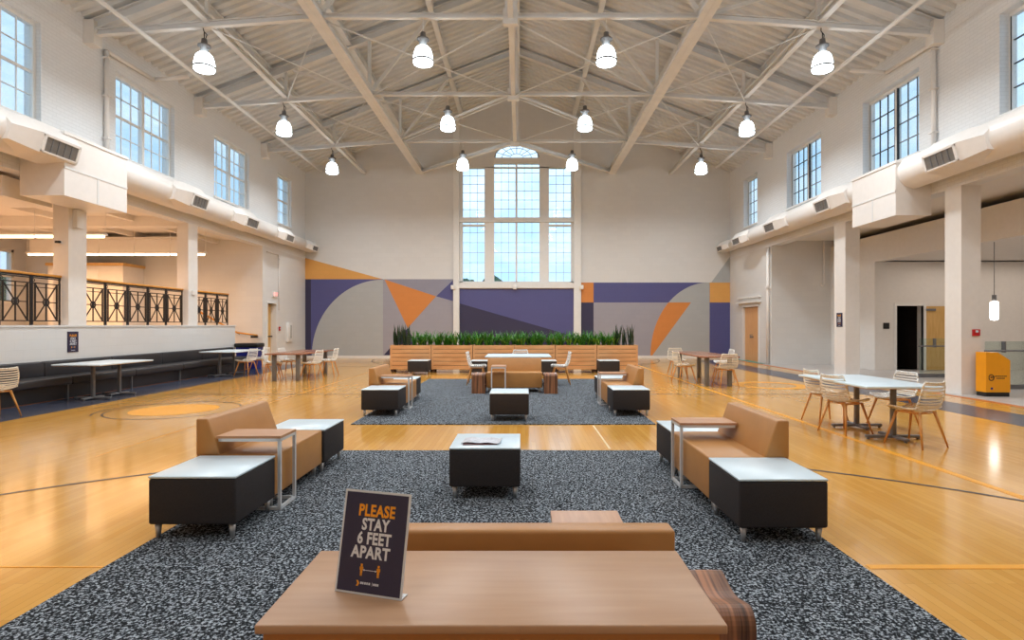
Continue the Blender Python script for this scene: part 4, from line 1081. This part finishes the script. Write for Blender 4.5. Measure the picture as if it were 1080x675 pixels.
PX = [-4.17+0.655+1.311*k for k in range(6)]
names = ['first planter from the mezzanine side end','second planter from the mezzanine side end','third planter, behind the chair facing the concourse','fourth planter, behind the white table','second planter from the concourse side end','last planter at the concourse side end']
for x, l in zip(PX, names): pp.put((x,18.27,0), 0, 'slatted wood planter box, '+l, 'slatted planters')
def leaf(mb, base, az, length, droop, w, segs=5, lean=0.3):
    p = Vector(base); d = Vector((math.cos(az)*lean, math.sin(az)*lean, 1)).normalized(); side = Vector((-math.sin(az), math.cos(az), 0))
    vs = []; 
    for k in range(segs+1):
        f = k/segs; ww = w*(math.sin(PI*min(1, 0.15+0.85*f)) if k < segs else 0.02)
        vs += [p-side*ww, p+side*ww]
        p = p+d*length/segs; d = (d+Vector((math.cos(az), math.sin(az), -0.4))*droop/segs).normalized()
    mb.add(vs, [(2*k,2*k+1,2*k+3,2*k+2) for k in range(segs)], True)
def make_fern(seed, mt):
    random.seed(seed); t = thing('potted_fern', None, 'plant')
    m = MB()
    for k in range(34):
        leaf(m, (random.uniform(-0.06,0.06),random.uniform(-0.06,0.06),0), random.uniform(0,2*PI), random.uniform(0.34,0.6), random.uniform(0.3,1.3), random.uniform(0.008,0.018), 6, random.uniform(0.1,0.5))
    m.build('fronds', M[mt], t)
    m = MB()
    for k in range(7):
        leaf(m, (random.uniform(-0.05,0.05),random.uniform(-0.05,0.05),0), random.uniform(0,2*PI), random.uniform(0.35,0.6), random.uniform(0.8,2.0), 0.013, 7, random.uniform(0.3,0.7))
    m.build('young_fronds', M['fern2'], t)
    return t
def make_snake(seed):
    random.seed(seed); t = thing('snake_plant', None, 'plant'); m = MB()
    for k in range(11): leaf(m, (random.uniform(-0.08,0.08),random.uniform(-0.08,0.08),0), random.uniform(0,2*PI), random.uniform(0.4,0.72), 0.1, random.uniform(0.022,0.034), 5, random.uniform(0.02,0.25))
    m.build('leaf_blades', M['snake'], t); return t
ferns = [Proto(make_fern(11,'fern')), Proto(make_fern(23,'fern')), Proto(make_fern(37,'fern'))]
snakes = [Proto(make_snake(5)), Proto(make_snake(9))]
random.seed(3)
nf = 40
for k in range(nf):
    x = -3.42+(2.98+3.42)*k/(nf-1)
    ferns[k % 3].put((x+random.uniform(-0.05,0.05), 18.27+random.uniform(-0.13,0.13), 0.85), random.uniform(0,6.28), 'green fern among the row of ferns filling the planters', 'ferns in the planters')
for i, x in enumerate((-4.0,-3.82,-3.64)): snakes[i % 2].put((x, 18.24+0.06*(i % 2), 0.85), i*1.3, 'dark upright snake plant at the mezzanine side end of the planters', 'snake plants, mezzanine end')
for i, x in enumerate((3.1,3.3,3.5)): snakes[i % 2].put((x, 18.24+0.06*(i % 2), 0.85), i*1.7+0.5, 'dark upright snake plant at the concourse side end of the planters', 'snake plants, concourse end')

# ------------------------------------------------------------------ small wall things
def wallsign(name, label, x, y, z0, z1, w, n):
    t = thing(name, label, 'sign', (x, y, z0))
    rz = math.radians(90) if n > 0 else math.radians(-90)
    t.rotation_euler = (0, 0, rz)   # local -y faces the room
    h = z1-z0
    m = MB(); m.box(-w/2,w/2,-0.012,0,0,h); c = m.build('sign_card', M['signnavy'], t)
    for s, f, mt in (('PLEASE',0.80,'signorange'),('STAY',0.65,'signwhite'),('6 FEET',0.52,'signwhite'),('APART',0.39,'signwhite')):
        text_mesh('lettering', s, h*0.155, M[mt], c, (0,-0.0135,h*f), (PI/2,0,0), h*0.004, sx=0.85)
    m = MB(); m.m(M['signorange'])
    for xx in (-w*0.15, w*0.15): m.box(xx-w*0.025,xx+w*0.025,-0.0145,-0.012,h*0.2,h*0.28)
    m.m(M['signwhite']); m.box(-w*0.1,w*0.1,-0.0145,-0.012,h*0.235,h*0.245); m.box(-w*0.18,w*0.18,-0.0145,-0.012,h*0.08,h*0.1); m.build('pictogram', None, c)
    return t
wallsign('wall_sign', 'dark distancing sign on the parapet below the first column', XL+0.001, 12.52, 0.91, 1.36, 0.3, 1)
wallsign('wall_sign', 'dark distancing sign on the far concourse column', XR-0.005, 17.03, 1.45, 1.87, 0.3, -1)
def wallbox(name, label, cat, parts, loc=(0,0,0)):
    t = thing(name, label, cat, loc)
    for nm, mt, bs in parts:
        m = MB()
        for b in bs: m.rbox(*b, 0.004, 2)
        m.build(nm, M[mt], t)
    return t
wallbox('fire_alarm', 'red fire alarm box on the near concourse column', 'fire alarm', [('alarm_body','red',[(-0.075,0.075,-0.04,0,-0.07,0.07)]),('alarm_lens','whitetop',[(-0.03,0.03,-0.05,-0.04,0.0,0.05)])], (XR+0.30,12.32,1.34))
wallbox('fire_alarm', 'small red pull station beside the exit side door', 'fire alarm', [('alarm_body','red',[(0,0.04,-0.06,0.06,-0.08,0.08)]),('alarm_handle','whitetop',[(0.04,0.05,-0.04,0.04,-0.02,0.01)])], (XL,23.2,1.36))
wallbox('extinguisher_cabinet', 'white recessed extinguisher cabinet with dark slit beyond the exit door', 'cabinet', [('cabinet_body','trim',[(0,0.09,-0.22,0.22,0.8,1.62)]),('cabinet_slot','black',[(0.09,0.095,0.04,0.10,0.95,1.5)])], (XL,24.1,0))
ex = wallbox('exit_sign', 'glowing red exit sign above the exit side door', 'exit sign', [('sign_box','trim',[(0.0,0.06,-0.17,0.17,2.62,2.84)])], (XL,22.75,0))
text_mesh('lettering', 'EXIT', 0.18, M['exit'], ex, (0.062,0,2.73), (PI/2,0,PI/2), 0.004)
wallbox('room_plate', 'small dark room plate beside the open dark doorway', 'sign', [('plate','black',[(-0.1,0.1,-0.02,0,1.38,1.58)])], (12.18,19.0,0))
wallbox('wall_speaker', 'white speaker and camera box near the top of first mezzanine column', 'speaker', [('speaker_body','trim',[(0.0,0.1,-0.1,0.1,-0.3,0.1)]),('camera','black',[(0.02,0.12,-0.06,0.06,0.14,0.26)])], (XL,12.62,3.95))
wallbox('wall_speaker', 'small pale box on the second mezzanine column', 'speaker', [('speaker_body','trim',[(0.0,0.06,-0.08,0.08,0,0.14)]),('speaker_face','plaster',[(0.06,0.065,-0.06,0.06,0.02,0.12)])], (XL,17.1,2.4))
wallbox('door_camera', 'small dark camera on the front face of first mezzanine column', 'camera', [('camera_mount','trim',[(-0.04,0.04,-0.05,0,-0.03,0.03)]),('camera_head','black',[(-0.05,0.05,-0.11,-0.05,-0.02,0.03)])], (XL-0.16,12.4,3.3))
m = MB(); m.path([(XL+0.03,22.0,4.35),(XL+0.03,23.0,4.35),(XL+0.03,23.1,4.2),(XL+0.03,23.1,2.1)],0.018,8); tag(m.build('conduit', M['duct']), 'thin white conduit running down beside the exit door', 'conduit')
m = MB(); m.tube((XR-0.075,21.85,0.0),(XR-0.06,21.85,4.5),0.06,n=12); m.box(XR-0.15,XR-0.004,21.77,21.93,2.9,3.0); tag(m.build('corner_pipe', M['duct']), 'white vertical pipe at the alcove corner past folding doors', 'pipe')
m = MB(); m.path([(11.5,21.62,4.9),(11.5,21.62,3.05)],0.03,8); m.path([(11.5,21.62,3.05),(11.42,21.62,2.98),(11.38,21.62,3.1)],0.03,8); tag(m.build('alcove_pipe', M['duct']), 'short hooked pipe hanging on the alcove back wall', 'pipe')
for x in (px2x(478.2), px2x(612.8), px2x(543)):
    m = MB(); m.tube((x,YB-0.22,py2z(303)),(x,YB-0.14,py2z(303)),0.06,n=12); m.rbox(x-0.09,x+0.09,YB-0.24,YB-0.14,py2z(305.5),py2z(301),0.02,2)
    nm = {0:'at the mezzanine side pilaster',1:'at the concourse side pilaster',2:'below the middle of the sill'}[[px2x(478.2),px2x(612.8),px2x(543)].index(x)]
    tag(m.build('window_spotlight', M['trim']), 'small white fixture %s of tall window' % nm, 'light fixture', 'fixtures by the tall window')

# amber bin
t = thing('amber_bin', 'amber cabinet bin with sloping top and black base beside the near column', 'bin', (10.0, 11.95, 0))
m = MB(); m.box(-0.24,0.25,0.0,0.25,0.0,0.09); m.build('bin_base', M['black'], t)
m = MB(); m.prism([(-0.25,0.09),(0.26,0.09),(0.26,0.76),(0.0,0.93),(-0.25,0.93)], 'Y', -0.01, 0.26); bb = m.build('bin_body', M['kiosk'], t)
m = MB()
pts = [(-0.14+0.052*math.cos(2*PI*i/20), -0.014, 0.40+0.062*math.sin(2*PI*i/20)) for i in range(21)]
for a, b in zip(pts[:-1], pts[1:]): m.bar(a, b, 0.006, 0.016)
m.tube((-0.14,-0.016,0.405),(-0.14,-0.01,0.405),0.016,n=12); m.box(-0.12,-0.07,-0.016,-0.01,0.405,0.418); m.box(-0.1,-0.088,-0.016,-0.01,0.36,0.41)
m.build('emblem', M['black'], bb)
fm = MB(); fm.m(M['black'])
for k in range(7): fm.box(-0.06+0.036*k,-0.06+0.036*k+0.026,-0.0125,-0.0105,0.418,0.440)
for k in range(5): fm.box(-0.03+0.036*k,-0.03+0.036*k+0.026,-0.0125,-0.0105,0.374,0.396)
fm.build('fine_print', None, bb)
m = MB(); m.tube((-0.13,-0.014,0.17),(-0.13,-0.01,0.17),0.025,n=12); m.build('sticker', M['blue'], bb)

# ------------------------------------------------------------------ outside
mb = MB(); mb.box(-120,120,-40,160,-0.6,-0.25); struct('ground_outside', mb, M['lawn'])
def tree(x, y, h, r, seed, label):
    random.seed(seed); t = thing('broadleaf_tree', label, 'tree', (x,y,-0.25), 0, 'trees outside the windows')
    m = MB(); m.tube((0,0,0),(0,0,h-r*0.8),0.3,0.15,n=10); m.build('trunk', M['bark'], t)
    bm = bmesh.new(); 
    for k in range(14):
        c = Vector((random.uniform(-r,r)*0.7, random.uniform(-r,r)*0.7, h-r+random.uniform(-0.6,0.45)*r)); rr = r*random.uniform(0.35,0.55)
        g = bmesh.ops.create_icosphere(bm, subdivisions=3, radius=rr, matrix=Matrix.Translation(c))
        for v in g['verts']: v.co += Vector((random.uniform(-1,1),random.uniform(-1,1),random.uniform(-1,1)))*rr*0.13
    bm.verts.index_update(); mm = MB(); mm.add([v.co.copy() for v in bm.verts], [[v.index for v in f.verts] for f in bm.faces]); bm.free()
    mm.build('crown', M['foliage'], t)
tree(-1.6, 53, 6.55, 2.2, 1, 'round tree top seen at the base of the central window light')
tree(-4.9, 47.5, 6.0, 1.4, 2, 'smaller tree top seen at the foot of the side window light')
def house(x0,x1,y0,y1,h,label):
    t = thing('neighbour_building', label, 'building', (0,0,-0.25), 0)
    m = MB(); m.box(x0,x1,y0,y1,0,h); m.build('wall', M['brickout'], t)
    m = MB(); xm = (x0+x1)/2; m.prism([(x0-0.4,h),(x1+0.4,h),(xm,h+2.6)], 'Y', y0-0.4, y1+0.4); m.build('roof', M['roofing'], t)
tree(-30, 33.5, 5.2, 2.4, 3, 'green tree outside the mezzanine window beyond the railing')
house(-33,-25.5,50,60,11.0,'slate roofed building seen low in the mezzanine side windows')
house(28,38,29,36,12.0,'slate roofed building seen low in the concourse side windows')

# ------------------------------------------------------------------ world
w = bpy.data.worlds.new('World'); bpy.context.scene.world = w; w.use_nodes = True; nt = w.node_tree; nt.nodes.clear()
out = nt.nodes.new('ShaderNodeOutputWorld'); bg = nt.nodes.new('ShaderNodeBackground')
tc = nt.nodes.new('ShaderNodeTexCoord'); mp = nt.nodes.new('ShaderNodeMapping'); mp.inputs['Scale'].default_value = (1,1,3.0)
no = nt.nodes.new('ShaderNodeTexNoise'); no.inputs['Scale'].default_value = 5.0; no.inputs['Detail'].default_value = 6; no.inputs['Roughness'].default_value = 0.6
cr = nt.nodes.new('ShaderNodeValToRGB'); cr.color_ramp.elements[0].position = 0.38; cr.color_ramp.elements[1].position = 0.66
cr.color_ramp.elements[0].color = lin((150,192,224)); cr.color_ramp.elements[1].color = lin((188,214,234))
nt.links.new(tc.outputs['Generated'], mp.inputs['Vector']); nt.links.new(mp.outputs[0], no.inputs['Vector']); nt.links.new(no.outputs['Fac'], cr.inputs['Fac'])
nt.links.new(cr.outputs['Color'], bg.inputs['Color']); bg.inputs['Strength'].default_value = 1.9; nt.links.new(bg.outputs[0], out.inputs['Surface'])

# ------------------------------------------------------------------ camera
cam = bpy.data.cameras.new('camera'); co = bpy.data.objects.new('camera', cam); C.objects.link(co)
co.location = (0, 0, 1.5); co.rotation_euler = (PI/2, 0, 0)
cam.sensor_width = 36; cam.lens = 600/1080*36; cam.shift_x = -10/1080; cam.shift_y = 5.5/1080; cam.clip_end = 400; cam.clip_start = 0.05
sc = bpy.context.scene; sc.camera = co
sc.view_settings.view_transform = 'Standard'; sc.view_settings.look = 'None'; sc.view_settings.gamma = 1.0; sc.view_settings.use_curve_mapping = False
sc.view_settings.exposure = 0.08
sc.cycles.max_bounces = 8; sc.cycles.diffuse_bounces = 4; sc.cycles.glossy_bounces = 3; sc.cycles.transparent_max_bounces = 12; sc.cycles.use_denoising = True
sc.cycles.sample_clamp_indirect = 8; sc.cycles.caustics_reflective = False; sc.cycles.caustics_refractive = False
